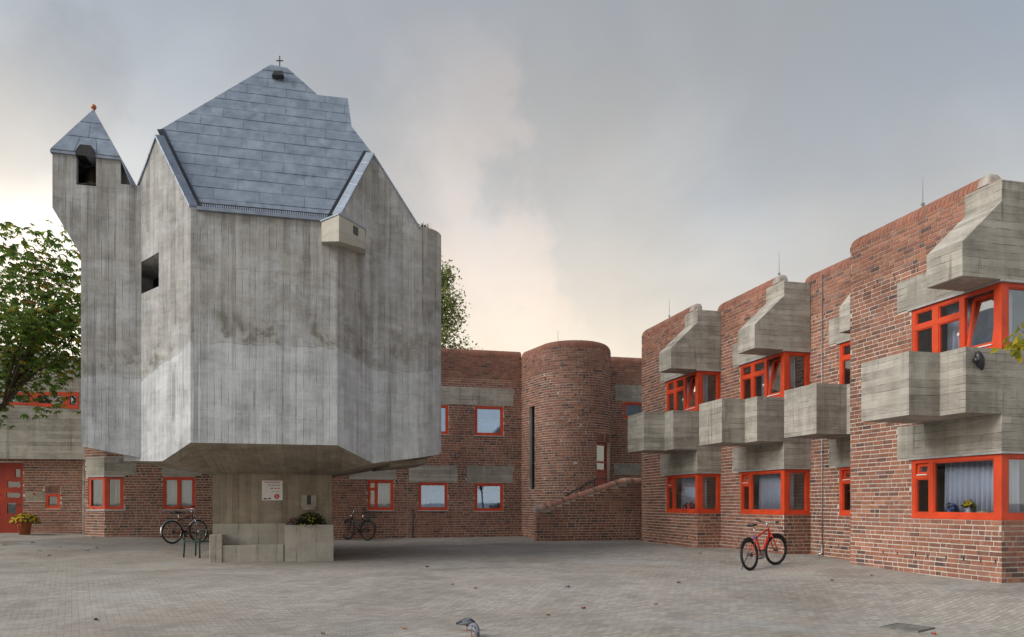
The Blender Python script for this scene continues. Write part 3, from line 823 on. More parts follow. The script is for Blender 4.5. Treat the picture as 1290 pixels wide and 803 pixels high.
for b in range(4):
    K = KS[b]; WU = WUL[b]; LU = LUL[b]; L = LEN[b]; lf = Plane(K, D, -E); ff = Plane(K, E, -D); F_ = FRONT[b]
    zb = EYE - 1.55; wm = MB()
    holesL = [(-.1, WU, WZ0, WZ1 + .04), (-.1, WU, WZ0 + ST, WZ1 + ST + .04)]
    coverL = holesL + [(-.1, LU, LIN0 - .01, LIN1), (-.1, 1.605, BAL0, BAL1), (-.1, LU, LIN0 + ST - .01, LIN1 + ST), (-.1, HD, HOOD0, EYE + 5.177)]
    # sloping roof of the hood also hides bricks: handled by the hood volume itself
    mortar(wm, lf, L, zb, ZTOP - .25, holesL)
    mortar(wm, ff, WID[b], zb, ZTOP - .29, [(-.1, min(F_, 1.6), WZ0, WZ1 + .04), (-.1, min(F_, 1.6), WZ0 + ST, WZ1 + ST + .04)])
    # rear, right and roof faces close the volume
    rf = Plane(K + D * L, E, D)
    fquad(wm, rf, 0, WID[b], zb, ZTOP - .25)
    sf = Plane(K + E * WID[b], D, E); fquad(wm, sf, 0, L, zb, ZTOP - .25)
    wm.poly([lf(0, ZTOP - .30, -.30), lf(L, ZTOP - .30, -.30), lf(L, ZTOP - .30, -WID[b]), lf(0, ZTOP - .30, -WID[b])])
    w = wm.build('wall', M['mortar'], wing); walls.append(w)
    br = lay_bricks(lf, L, zb, ZTOP - .25, coverL, zref=EYE - 1.45)
    exF = [(-.1, 5, WZ0 - .01, ZTOP)] if b else [(-.1, 1.61, WZ0 - .01, WZ1 + .04), (-.1, 5, LIN0 - .01, BAL0), (-.1, 1.9, BAL0, BAL1), (-.1, 1.61, BAL1, HOOD0), (-.1, 2.1, HOOD0, EYE + 5.18)]
    brf = lay_bricks(ff, F_, zb, ZTOP - .29, exF, zref=EYE - 1.45)
    # rear end (only its edge shows)
    brr = lay_bricks(rf, 1.4, zb, ZTOP - .25, [], zref=EYE - 1.45)
    bm_ = MB()
    if b == 0:
        cand = [(((lf((q[0] + q[1]) / 2, q[2]) - Vector((0, 0, EYE))).length / (1.5 if q[1] - q[0] > .2 else .8)), lf, q) for q in br if q[4]]
        cand += [(((ff((q[0] + q[1]) / 2, q[2]) - Vector((0, 0, EYE))).length / (1.5 if q[1] - q[0] > .2 else .8)), ff, q) for q in brf if q[4] and q[0] < .45]
        cand = [c_ for c_ in cand if c_[2][2] > EYE - 1.33]
        cand.sort(key=lambda t: t[0]); cand = cand[:298]
        ids = {id(c_[2]) for c_ in cand}
        single_bricks(lf, [c_[2] for c_ in cand if c_[1] is lf], w); single_bricks(ff, [c_[2] for c_ in cand if c_[1] is ff], w)
        br = [q for q in br if id(q) not in ids]; brf = [q for q in brf if id(q) not in ids]
    emit(bm_, lf, br); emit(bm_, ff, brf); emit(bm_, rf, brr)
    bm_.build('brickwork', M['brick'], w, kind='stuff')
    # open joints (weep holes)
    wh = MB()
    for zz, a0, a1 in ((EYE - .98, .1, L - .4), (EYE + 4.30, HD + .2, L - .2), (EYE + 4.22, HD + .5, L - .3)):
        u = a0
        while u < a1:
            fbox(wh, lf, u, u + .016, zz, zz + .062, -.002, .013); u += .25 + rnd() * .32
    wh.build('weep_hole', M['blackp'], w, kind='stuff')
    # lintels
    for zo in (0, ST):
        lm = MB(); t0 = LIN0 + zo; t1 = (BAL0 + .02) if zo == 0 else (LIN1 + zo)
        op = [K - E * .02 - D * .02, K - E * .02 + D * LU, K + E * .12 + D * LU, K + E * .12 + D * .12, K + E * (F_ - .004) + D * .12, K + E * (F_ - .004) - D * .02]
        if zo: op = [K - E * .02 + D * .1, K - E * .02 + D * LU, K + E * .12 + D * LU, K + E * .12 + D * .1]
        lm.prism([p + UP * t0 for p in op], (0, 0, (LIN1 + zo) - t0 if zo else LIN1 - t0 + .026))
        lm.build('lintel', M['board'], wing)
    # balcony with its stepped parapet
    bq = BPRJ[b]
    B = [(0, F_ - .004), (0, bq), (.49, bq), (.49, -1.329), (1.605, -1.329), (1.605, .02)]
    bp = MB(); outer = [K + D * (d_ - (.022 if d_ == 0 else 0)) + E * e_ for d_, e_ in B]
    th = .16
    inner = [K + D * .14 + E * (F_ - .004), K + D * .14 + E * (bq + th), K + D * (.49 + .14) + E * (bq + th), K + D * (.49 + .14) + E * (-1.329 + th), K + D * (1.605 - th) + E * (-1.329 + th), K + D * (1.605 - th) + E * .02]
    if F_ > 1:
        outer[0] = K - D * .022 + E * 1.9; inner[0] = K + D * .14 + E * 1.9
    n = len(outer)
    bt_, ft_, tp_ = BAL0, BAL0 + .2, BAL1
    O0 = [p + UP * bt_ for p in outer]; O1 = [p + UP * tp_ for p in outer]; I0 = [p + UP * ft_ for p in inner]; I1 = [p + UP * tp_ for p in inner]
    bp.poly(O0)
    for i in range(n - 1):
        bp.poly([O0[i], O1[i], O1[i + 1], O0[i + 1]]); bp.poly([I0[i], I0[i + 1], I1[i + 1], I1[i]]); bp.poly([O1[i], I1[i], I1[i + 1], O1[i + 1]])
    bp.poly([O0[0], I0[0], I1[0], O1[0]]); bp.poly([O0[-1], O1[-1], I1[-1], I0[-1]]); bp.poly(I0[::-1])
    o = bp.build('balcony', M['board'], wing)
    bv = o.modifiers.new('bevel', 'BEVEL'); bv.width = .008; bv.segments = 1; bv.limit_method = 'ANGLE'
    # hood over the upper window
    hm = MB(); W_ = F_ - .006 if F_ < 1 else 2.1
    prof = [(PROJ[b], HOOD0), (PROJ[b], EYE + 4.117), (-.018, EYE + 4.84), (-.018, EYE + 5.177), (W_, EYE + 5.177), (W_, HOOD0)]
    hm.prism([K + E * e_ + UP * z_ - D * .02 for e_, z_ in prof], D * (HD + .02))
    o = hm.build('window_hood', M['board'], wing)
    bv = o.modifiers.new('bevel', 'BEVEL'); bv.width = .008; bv.segments = 1; bv.limit_method = 'ANGLE'
    # parapet coping, rounded
    cf = lf; u0 = .46
    mm = coping_run(cf, u0, L - .25, ZTOP, wing)
    mm.build('coping_bed', M['mortar'], wing)
    # mitred rounded end of the coping and the short round nose at the front
    cm_ = MB(); n = 8; r = .25; pts = []
    def fz(t):
        t = min(max(t, 0), 1); return math.sqrt(max(0, 1 - (1 - t) ** 2))
    for i in range(n + 1):
        for j in range(n + 1):
            pts.append(lf(L + .012 - r * i / n * 1.03, ZTOP - r + r * min(fz(i / n), fz(j / n)), .012 - .3 * j / n * .85))
    cm_.add(pts, [(i * (n + 1) + j, i * (n + 1) + j + 1, (i + 1) * (n + 1) + j + 1, (i + 1) * (n + 1) + j) for i in range(n) for j in range(n)], PAL[2])
    cm_.build('coping_corner', M['brick'], wing, smooth=True)
    nm = MB(); pts = []
    for i in range(n + 1):
        for j in range(n + 1):
            pts.append(lf(.24 + .222 * i / n, ZTOP - r + r * min(fz(i / n * 1.1), fz(j / n)), .012 - .3 * j / n * .95))
    nm.add(pts, [(i * (n + 1) + j, i * (n + 1) + j + 1, (i + 1) * (n + 1) + j + 1, (i + 1) * (n + 1) + j) for i in range(n) for j in range(n)])
    nm.build('coping_nose', M['cement'], wing, smooth=True)
    corner_window(b, 0, 'low'); corner_window(b, ST, 'up')
    hid = b == 1
    # curtains in the rooms
    if not hid:
        curtain(lf, .12, 1.47, WZ0 + .06, WZ1, 'wide blue pleated curtain in ground-floor window of ' + BLK[b], 'blue curtains', off=-.30)
        curtain(ff, .16, .34 if F_ < 1 else .55, WZ0 + .06, WZ1, 'narrow curtain at front pane, ground-floor window of ' + BLK[b], 'narrow curtains', off=-.16, mt='curtain_beige' if b == 3 else 'curtain')
        curtain(lf, .86, 1.40, WZ0 + ST + .02, WZ1 + ST, 'pale blue curtain in middle of upper window of ' + BLK[b], 'upper curtains', off=-.30)
        curtain(ff, .18, .42, WZ0 + ST + .06, WZ1 + ST, 'narrow curtain at front pane, upper window of ' + BLK[b], 'upper narrow curtains', off=-.18)
        curtain(lf, .20, .60, WZ0 + ST + .02, WZ1 + ST, 'curtain behind tilted sash, upper window of ' + BLK[b], 'sash curtains', off=-.34, mt='curtain_beige' if b == 2 else 'curtain')
# rods and a down-pipe
for b, a_ in ((0, 1.75), (2, .35), (3, 1.9)):
    rm_ = MB(); p = Plane(KS[b], D, -E)(a_, ZTOP - .05, -.1)
    rm_.tube([p, p + UP * .55], [.009, .004], 6); rm_.build('lightning_rod', M['steel'], wing)
    rm_ = MB(); rm_.box(p + UP * .05, .05, .05, .04); rm_.build('rod_foot', M['steel'], wing)
lf2 = Plane(KS[1], D, -E); ud = PX(1037, KS[1], D)
dm = MB(); z0 = gh(*lf2(ud, 0, .05).xy)
dm.tube([lf2(ud, z0 + .22, .03), lf2(ud, z0 + 1.3, .03), lf2(ud, ZTOP - .2, .03)], .011, 8)
dm.tube([lf2(ud, z0 + .24, .03), lf2(ud, z0 + .06, .03), lf2(ud, z0 + .02, .12)], .03, 8); dm.build('lightning_conductor', M['steel'], wing, smooth=True)
dm = MB()
for zz in (.6, 1.3, 2.4): dm.box(lf2(ud, z0 + zz, .02), .06, .05, .03, D, E)
dm.build('pipe_clip', M['steel'], wing)

# ------------------------------------------------------------------ back building with the rounded stair turret
back = thing('brick_building', 'two-storey dark red brick building with rounded stair turret and square red windows', 'building', (-2, 28, gh(-2, 28)))
BO = Vector((.284, 27.3, 0))
sL = PX(132, BO, E)                       # left end of the long wall
WO = BO + E * sL
bf = Plane(WO, E, -D); LB = -sL + 9.0
def bu(x): return PX(x, WO, E)
def bz(x, y): return HZ(y, (WO + E * bu(x)).y)
zb = EYE - 1.5
def rect(x0, x1, y0, y1):
    xm = (x0 + x1) / 2
    return (bu(x0), bu(x1), bz(xm, y1), bz(xm, y0))
wins = [(598, 634, 512, 549, 'single'), (530, 565, 510, 547, 'single'), (785, 822, 507, 528, 'single'), (598, 634, 609, 644, 'single'), (527, 564, 608, 643, 'single'),
        (463, 496, 605, 643, 'casement'), (205, 246, 601, 642, 'double')]
lint = [(530, 647, 488, 510), (775, 850, 486, 506), (588, 646, 587, 608), (515, 577, 586, 607), (440, 500, 585, 604), (773, 840, 585, 598), (204, 252, 583, 599.5)]
holes = [rect(*w[:4]) for w in wins]; cov = [rect(*l_) for l_ in lint]
wm = MB(); mortar(wm, bf, LB, zb, ZTOP - .25, holes + [(-.1, bu(156), bz(132, 642), bz(132, 601))])
wm.poly([bf(0, ZTOP - .30, -.3), bf(LB, ZTOP - .30, -.3), bf(LB, ZTOP - .30, -8), bf(0, ZTOP - .30, -8)])
bw = Plane(WO + D * 8, E, D); fquad(wm, bw, 0, LB, zb, ZTOP)
rw = Plane(WO + E * LB, D, E); fquad(wm, rw, 0, 8, zb, ZTOP - .25)
# left end folds back in a short canted face
CO = WO; cl = (P(107, 0, 24.45).xy); cl = Vector((cl[0], cl[1], 0)); cu = (WO - cl); CL = cu.length; cu.normalize()
cf_ = Plane(cl, cu, cu.cross(UP)); cw = (.30, CL + .0, bz(132, 642), bz(132, 601))
mortar(wm, cf_, CL, zb, ZTOP - .25, [(.18, CL + .1, bz(132, 642), bz(132, 601))])
ef = Plane(cl, D, -E); fquad(wm, ef, 0, 3, zb, ZTOP - .25)
wall = wm.build('wall', M['mortar'], back)
# canted corner window: right half on the long wall
cwz0, cwz1 = bz(132, 642), bz(132, 601); cwu = bu(156)
holes2 = (0, cwu, cwz0, cwz1)
wm2 = MB()
# turret plan: flat flank, then a rounded nose
TC = Vector((2.13, 26.6, 0)); TR = 1.3
tp = [(.34, 27.33)] + [(TC.x + TR * math.cos(R(a)), TC.y + TR * math.sin(R(a))) for a in range(206, 382, 6)] + [(3.46, 28.25)]
tf = Curve(tp)
door0 = tf.s[1] + TR * R(303 - 206); door1 = tf.s[1] + TR * R(340 - 206)
DZ0 = EYE + .62; DZ1 = HZ(557, 25.7)
thole = [(.62, 1.04, EYE + .47, EYE + 3.38), (door0, door1, DZ0, DZ1)]
mortar(wm2, tf, tf.L, zb, ZTOP - .25, thole, ustep=tf.s[1:-1], depth=.2)
wm2.poly([tf(u, ZTOP - .06, -.28) for u in np.linspace(0, tf.L, 30)])
turret = wm2.build('turret', M['mortar'], back)
tbr = lay_bricks(tf, tf.L, zb, ZTOP - .25, thole + [(door0 - .02, door1 + .02, DZ1, DZ1 + .26)], zref=EYE - 1.45, head=.55)
m_ = MB(); emit(m_, tf, tbr)
# soldier course over the turret door
u = door0 - .01
while u < door1:
    v = .85 + rnd() * .3; c_ = tuple(q * v for q in PAL[pick()]); fbox(m_, tf, u, u + .068, DZ1 + .01, DZ1 + .25, -.004, .012, c_, False); u += .084
m_.build('brickwork', M['brick'], turret, kind='stuff')
wh = MB(); u = 1.5
while u < tf.L - .4:
    z_ = EYE + 4.30 if rnd() < .5 else EYE + 4.21
    fbox(wh, tf, u, u + .022, z_, z_ + .06, -.002, .013); u += .14 + rnd() * .3
wh.build('weep_hole', M['blackp'], turret, kind='stuff')
# slit window
sm = MB(); a, b_, c, d = thole[0]
for q in ((a, a + .05, c, d), (b_ - .05, b_, c, d), (a + .05, b_ - .05, c, c + .05), (a + .05, b_ - .05, d - .05, d), (a + .05, b_ - .05, c + .9, c + .94), (a + .05, b_ - .05, c + 1.9, c + 1.94)):
    fbox(sm, tf, *q, -.17, -.10)
sw = sm.build('slit_window', M['iron'], back); pane(tf, a + .05, b_ - .05, c + .05, d - .05, sw, 'glass', -.13)
bk = MB(); fquad(bk, tf, a - .1, b_ + .1, c - .1, d + .1, -.6); bk.build('room_lining', M['room'], sw)
# turret door, red with two panes
dm = MB(); a, b_, c, d = thole[1]; k = 4
for (x0, x1, y0, y1) in ((a, a + .09, c, d), (b_ - .09, b_, c, d), (a + .09, b_ - .09, d - .10, d), (a + .09, b_ - .09, c, c + .45), (a + .09, b_ - .09, c + .74, c + .80), (a + .09, b_ - .09, c + .46, c + .52)):
    fbox(dm, tf, x0, x1, y0, y1, -.19, -.10)
td = dm.build('door', M['door'], back)
pane(tf, a + .09, b_ - .09, c + .52, c + .74, td, 'glass', -.14); pane(tf, a + .09, b_ - .09, c + .80, d - .10, td, 'glass', -.14)
bk = MB(); fquad(bk, tf, a - .1, b_ + .1, c - .1, d + .1, -.7); bk.build('room_lining', M['room'], td)
bed = coping_run(tf, .02, tf.L - .4, ZTOP, back, r=.25, curved=True); bed.build('coping_bed', M['mortar'], back)
# bricks of the long wall (hidden stretch behind the turret left out)
ut0, ut1 = bu(657), bu(775)
br = lay_bricks(bf, LB, zb, ZTOP - .25, holes + cov + [holes2, (0, bu(172), bz(150, 600), bz(150, 576)), (ut0 + .2, ut1 - .4, zb, ZTOP), (bu(835), LB + 1, zb, ZTOP)], zref=EYE - 1.45)
br2 = lay_bricks(cf_, CL, zb, ZTOP - .25, [(.18, CL, cwz0, cwz1), (.08, CL, bz(132, 600), bz(132, 576))], zref=EYE - 1.45)
m_ = MB(); emit(m_, bf, br); emit(m_, cf_, br2); m_.build('brickwork', M['brick'], wall, kind='stuff')
bed = coping_run(bf, .02, bu(657), ZTOP, back); bed.build('coping_bed', M['mortar'], back)
bed = coping_run(bf, bu(768), bu(845), ZTOP, back); bed.build('coping_bed', M['mortar'], back)
for (q, w_) in zip(holes, wins):
    w = flat_window(bf, *q, back, w_[4], 'coated' if w_[4] == 'single' else 'glass')
    if w_[0] < 700 and w_[2] > 550 and w_[4] == 'single':
        pass
for q in cov:
    lm = MB(); fbox(lm, bf, q[0], q[1], q[2], q[3], -.02, .016); lm.build('lintel', M['board'], back)
# canted window and its lintel
m_ = MB()
def cbar(fn, a, b_, c, d): bar(m_, fn, a, b_, c, d)
for fn, a, b_ in ((cf_, .18, CL), (bf, 0, cwu)):
    cbar(fn, a, b_, cwz0, cwz0 + .10); cbar(fn, a, b_, cwz1 - .08, cwz1)
cbar(cf_, .18, .30, cwz0 + .10, cwz1 - .08); cbar(cf_, CL - .14, CL + .012, cwz0 + .0995, cwz1 - .0795); cbar(bf, -.012, .12, cwz0 + .099, cwz1 - .079); cbar(bf, cwu - .11, cwu, cwz0 + .10, cwz1 - .08)
w = m_.build('window', M['red'], back)
pane(cf_, .30, CL - .14, cwz0 + .10, cwz1 - .08, w); pane(bf, .12, cwu - .11, cwz0 + .10, cwz1 - .08, w)
sm = MB(); fbox(sm, cf_, .12, CL + .02, cwz0 - .045, cwz0 - .005, -.02, .04); fbox(sm, bf, -.01, cwu + .05, cwz0 - .044, cwz0 - .006, -.02, .039); sm.build('sill', M['flash'], w)
sm = MB(); fbox(sm, cf_, .12, CL + .02, cwz1 + .005, cwz1 + .05, -.02, .04); fbox(sm, bf, -.01, cwu + .05, cwz1 + .006, cwz1 + .049, -.02, .039); sm.build('flashing', M['flash'], w)
rl = MB(); A = lambda u, o, z: bf(u, z, -o)
zc, zd = cwz0, cwz1 + .1
c0 = cf_(.1, 0, -.1)
for q in ([c0 + UP * zc, A(cwu + .1, .12, zc), A(cwu + .1, 1.6, zc), c0 + D * 1.4 + UP * zc], [c0 + UP * zd, A(cwu + .1, .12, zd), A(cwu + .1, 1.6, zd), c0 + D * 1.4 + UP * zd],
          [A(cwu + .1, 1.6, zc), A(cwu + .1, 1.6, zd), c0 + D * 1.4 + UP * zd, c0 + D * 1.4 + UP * zc], [A(cwu + .1, .12, zc), A(cwu + .1, .12, zd), A(cwu + .1, 1.6, zd), A(cwu + .1, 1.6, zc)],
          [c0 + UP * zc, c0 + UP * zd, c0 + D * 1.4 + UP * zd, c0 + D * 1.4 + UP * zc]): rl.poly(q)
rl.build('room_lining', M['room'], w)
lm = MB(); l0, l1 = bz(132, 599.5) + .03, bz(132, 576); lu = bu(172)
lm.prism([cf_(.08, l0, .016), cf_(CL, l0, .016) + (bf.n * .006), bf(lu, l0, .016), bf(lu, l0, -.02), cf_(CL, l0, -.02), cf_(.08, l0, -.02)], (0, 0, l1 - l0)); lm.build('lintel', M['board'], back)
# net curtains and bits behind the panes
curtain(bf, bu(598) + .09, bu(634) - .09, holes[3][2] + .08, holes[3][2] + .62, 'half-height white net curtain in lower window beside the stair turret', mt='net', off=-.14)
curtain(bf, bu(598) + .09, bu(634) - .09, holes[0][2] + .08, holes[0][2] + .60, 'half-height white net curtain in upper window beside the stair turret', mt='net', off=-.14)
curtain(bf, bu(527) + .09, bu(564) - .09, holes[4][2] + .08, holes[4][2] + .66, 'half-height white net curtain in lower window right of the black bicycle', mt='net', off=-.14)
curtain(bf, bu(470) , bu(490), holes[5][2] + .08, holes[5][3] - .05, 'full-height net curtain in casement window above the black bicycle', mt='curtain', off=-.16)
curtain(bf, bu(210), bu(222), holes[6][2] + .06, holes[6][3] - .05, 'narrow pale curtain, left side of double window above the chrome bicycle', mt='net', off=-.16)
curtain(bf, bu(228), bu(241), holes[6][2] + .06, holes[6][3] - .05, 'blue curtain, right side of double window above the chrome bicycle', mt='curtain', off=-.16)
curtain(bf, cwu * .45, cwu - .13, cwz0 + .06, cwz1 - .03, 'ochre curtain in the canted corner window near the red door', mt='curtain_beige', off=-.25)
# wall lamp, pipe and joint strip
def floodlight(name, p, n, label, s=1.0, down=.5):
    t = thing(name, label, 'lamp', p)
    n = Vector(n).normalized(); side = n.cross(UP).normalized()
    m_ = MB(); m_.box(Vector((0, 0, 0)) + n * .012 * s, .09 * s, .03 * s, .09 * s, side, n); m_.build('wall_plate', M['iron'], t, local=True)
    m_ = MB(); m_.tube([n * .02 * s, n * .10 * s, n * .14 * s - UP * .02 * s], .014 * s, 8); m_.build('arm', M['iron'], t, local=True)
    ax = (n * 1 - UP * down).normalized(); c_ = n * .13 * s
    m_ = MB(); m_.lathe(c_, [(0, -.07 * s), (.045 * s, -.06 * s), (.06 * s, 0), (.085 * s, .09 * s), (.09 * s, .10 * s), (.078 * s, .10 * s)], 16, ax); m_.build('lamp_housing', M['iron'], t, True, True)
    m_ = MB(); m_.lathe(c_, [(0, .085 * s), (.078 * s, .09 * s)], 16, ax); m_.build('lens', M['sash_glass'], t, True, True)
    return t
floodlight('wall_lamp', bf(bu(575), bz(575, 573), .008), -D, 'small round grey floodlight on brick wall between upper and lower windows', 1.0)
up_ = bu(520); zg = gh(*bf(up_, 0, .05).xy)
pm = MB(); pm.tube([bf(up_, zg - .02, .035), bf(up_, zg + .05, .035), bf(up_, zg + 1.0, .035)], .022, 8); pm.build('standpipe', M['iron'], back, smooth=True)
for xx in (513.5, 172):
    pm = MB(); fbox(pm, bf, bu(xx) - .012, bu(xx) + .012, zb, bz(xx, 600), -.002, .013); pm.build('expansion_joint', M['cement'], back)
# low rod on the parapets
for xx in (703,):
    p = Vector((TC.x - .5, TC.y + .4, ZTOP - .1)); m_ = MB(); m_.tube([p, p + UP * .75], [.012, .005], 6); m_.build('lightning_rod', M['steel'], back)
p = bf(bu(566), ZTOP - .1, -.2); m_ = MB(); m_.tube([p, p + UP * .75], [.012, .005], 6); m_.build('lightning_rod', M['steel'], back)

# ------------------------------------------------------------------ brick stair wall in front of the turret
SO = Vector((.775, 24.0, 0)); SLEN = PX(808, SO, E) + .12
sf = Plane(SO, E, -D); ub = PX(787, SO, E)
stair = thing('stair_wall', 'low brick stair wall with sloping rounded brick coping in front of the turret', 'wall', (*SO.xy, gh(*SO.xy)))
zl = HZ(641, 24.05) - .05; zh = HZ(602, 24.74) - .16
def ztop(u): return zl + (zh - zl) * min(max((u - .18) / (ub - .18), 0), 1)
m_ = MB(); T = .26
us = [0, .18, ub, SLEN]
m_.poly([sf(0, zb, 0), sf(SLEN, zb, 0)] + [sf(u, ztop(u), 0) for u in reversed(us)])
m_.poly(([sf(0, zb, -T), sf(SLEN, zb, -T)] + [sf(u, ztop(u), -T) for u in reversed(us)])[::-1])
m_.poly([sf(0, zb, 0), sf(0, ztop(0), 0), sf(0, ztop(0), -T), sf(0, zb, -T)])
for i in range(3): m_.poly([sf(us[i], ztop(us[i]), 0), sf(us[i + 1], ztop(us[i + 1]), 0), sf(us[i + 1], ztop(us[i + 1]), -T), sf(us[i], ztop(us[i]), -T)])
sw_ = m_.build('masonry', M['mortar'], stair)
br = lay_bricks(sf, SLEN, zb, zh + .02, [], keep=lambda p, q, a, b_: b_ < ztop(p) + .005, zref=EYE - 1.45)
# the right part is set back a touch behind a vertical joint
m_ = MB(); emit(m_, sf, br)
se = Plane(SO + D * T, -D, -E); emit(m_, se, lay_bricks(se, T, zb, zl, [], zref=EYE - 1.45)); m_.build('brickwork', M['brick'], sw_, kind='stuff')
# coping: rowlock bricks with a round back
rp = [(-T / 2 - .03, 0)] + [(-(T / 2 + .03) * math.cos(math.pi * i / 8), .03 + .13 * math.sin(math.pi * i / 8)) for i in range(9)] + [(T / 2 + .03, 0)]
RW = {}
def rowlock(a, b_):
    n = round((b_ - a) / .095)
    for i in range(n):
        u0 = a + (b_ - a) * i / n + .006; u1 = a + (b_ - a) * (i + 1) / n - .006
        c_ = sf((u0 + u1) / 2, ztop((u0 + u1) / 2), -T / 2); tl = math.atan2(ztop(u1) - ztop(u0), u1 - u0)
        pi = pick(); col = tuple(min(1, q * 1.25 + .03) for q in PAL[pi]); hl = (u1 - u0) / 2 / math.cos(tl)
        key = (pi, round(hl, 3))
        if key not in RW:
            q_ = MB(); q_.prism([(-hl, y, z) for y, z in rp], (2 * hl, 0, 0), col); RW[key] = q_.mesh('coping_brick', M['brick'])
        o = bpy.data.objects.new('coping_brick', RW[key]); C.objects.link(o); o.parent = stair; o.location = c_ - ORG[stair.name]
        o.rotation_euler = Matrix.Rotation(math.atan2(E.y, E.x), 4, 'Z').to_euler() if tl == 0 else (Matrix.Rotation(math.atan2(E.y, E.x), 4, 'Z') @ Matrix.Rotation(-tl, 4, 'Y')).to_euler()
rowlock(.20, ub - .02); rowlock(ub + .03, SLEN - .02)
q_ = MB()
for a, b_ in ((.18, ub), (ub, SLEN)):
    A = [sf(a, ztop(a) + z * .93 - .004, -T / 2 - y * .96) for y, z in rp]; B = [sf(b_, ztop(b_) + z * .93 - .004, -T / 2 - y * .96) for y, z in rp]; n = len(A)
    q_.add(A + B, [[i, (i + 1) % n, (i + 1) % n + n, i + n] for i in range(n)])
q_.build('coping_bed', M['mortar'], stair)
q_ = MB(); A = [sf(-.03, ztop(0) + z * 1.02 - .01, -T / 2 - y) for y, z in rp]; B = [sf(.19, ztop(.1) + z * 1.02 - .008, -T / 2 - y) for y, z in rp]; n = len(A)
q_.add(A + B, [[i, (i + 1) % n, (i + 1) % n + n, i + n] for i in range(n)] + [list(range(n)), list(range(2 * n - 1, n - 1, -1))])
q_.build('end_cap', M['cement'], stair)
# steps up to the turret door, mostly hidden
st = thing('stair', 'concrete steps with dark handrail rising behind the brick stair wall', 'stairs', (*(SO + D * 1.0).xy, gh(*SO.xy)))
g0 = gh(*(SO + D * 1).xy); top = DZ0 - .02; n = 11
for i in range(n):
    q_ = MB(); zt = g0 + (top - g0) * (i + 1) / n; u0 = .25 + i * .235; u1 = u0 + (.235 if i < n - 1 else SLEN - u0 - .1)
    c_ = sf((u0 + u1) / 2, (zt + g0 - .2) / 2, -T - .02 - .52); q_.box(c_, u1 - u0 - .003, .80, zt - g0 + .2, E, D); q_.build('step', M['plain'], st)
hp = [P(712, 625, 24.95), P(751, 603, 25.15), P(758, 602, 25.1), P(764, 604, 24.95)]
q_ = MB(); q_.tube(hp, .024, 8); q_.build('handrail', M['iron'], st, smooth=True)
for t, zt in ((.1, g0 + .35), (.5, g0 + .95), (.95, top)):
    p = hp[0].lerp(hp[1], t); q_ = MB(); q_.tube([Vector((p.x, p.y, zt - .6)), p], .014, 6); q_.build('baluster', M['iron'], st)

# ------------------------------------------------------------------ left building: red door under a board-marked concrete front
left = thing('concrete_fronted_building', 'brick ground floor with red door below a board-marked concrete upper storey', 'building', (-16, 27, gh(-16, 26)))
LO = P(-70, 0, 25.0); LO = Vector((LO.x, LO.y, 0)); lfp = Plane(LO, Vector((1, .12, 0)), Vector((.12, -1, 0)))
def lu(x): return PX(x, LO, lfp.u)
def lz(x, y): return HZ(y, (LO + lfp.u * lu(x)).y)
LLEN = lu(107) + .05
ztF = lz(50, 579); dz1 = ztF
dh = (lu(-14), lu(29), zb, lz(10, 583)); wh_ = (lu(57), lu(76), lz(66, 641), lz(66, 622))
m_ = MB(); mortar(m_, lfp, LLEN, zb, ztF + .05, [dh, wh_], depth=.2)
fquad(m_, Plane(LO + lfp.u * LLEN, -lfp.n, lfp.u), 0, 6, zb, ztF)
wl_ = m_.build('wall', M['mortar'], left)
br = lay_bricks(lfp, LLEN, zb, ztF, [dh, wh_, (lu(32), lu(56), lz(44, 631), lz(44, 619)), (lu(56) - .02, lu(77), lz(66, 622), lz(66, 622) + .24)], zref=EYE - 1.45)
m_ = MB(); emit(m_, lfp, br)
u = lu(56.5)
while u < lu(76):
    v = .8 + rnd() * .3; fbox(m_, lfp, u, u + .066, lz(66, 622) + .012, lz(66, 622) + .235, -.004, .010, tuple(q * v for q in PAL[pick()]), False); u += .082
m_.build('brickwork', M['brick'], wl_, kind='stuff')
m_ = MB(); fbox(m_, lfp, lu(32), lu(56), lz(44, 631), lz(44, 619), -.02, .01); m_.build('bell_panel', M['soffit'], left)
m_ = MB(); m_.lathe(lfp(lu(43), lz(43, 622.5), .012), [(.0, .03), (.022, .028), (.03, .0)], 12, lfp.n); m_.build('bell_button', M['signred'], left)
flat_window(lfp, *wh_, left, 'single', 'glass', fw=.085, depth=.7, sill=False)
# door leaf with four glazed openings, stepped like stairs
m_ = MB(); a, b_, c, d = dh; g0 = gh(*lfp((a + b_) / 2, 0, 0).xy); f = .0
dpx = [(17, 23.5, 591, 601), (7, 23.5, 607, 614), (6, 23.5, 621, 627), (7, 18, 634, 647)]
pr_ = [(lu(x0), lu(x1), lz(15, y1), lz(15, y0)) for x0, x1, y0, y1 in dpx]
us = sorted({a, b_} | {q for r_ in pr_ for q in r_[:2]}); zs = sorted({g0 - .05, d} | {q for r_ in pr_ for q in r_[2:]})
for i in range(len(us) - 1):
    for j in range(len(zs) - 1):
        um, zm = (us[i] + us[i + 1]) / 2, (zs[j] + zs[j + 1]) / 2
        if any(r_[0] < um < r_[1] and r_[2] < zm < r_[3] for r_ in pr_): continue
        fbox(m_, lfp, us[i], us[i + 1], zs[j], zs[j + 1], -.16, -.10)
dr = m_.build('door', M['door'], left)
for r_ in pr_:
    pane(lfp, *r_, dr, 'glass', -.125)
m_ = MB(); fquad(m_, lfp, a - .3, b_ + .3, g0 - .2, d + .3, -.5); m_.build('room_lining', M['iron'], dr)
m_ = MB(); hh = lfp(lu(25.5), lz(25, 636), -.10); m_.tube([hh, hh + lfp.n * .06, hh + lfp.n * .06 - lfp.u * .16], .012, 8); m_.build('handle', M['blackp'], dr)
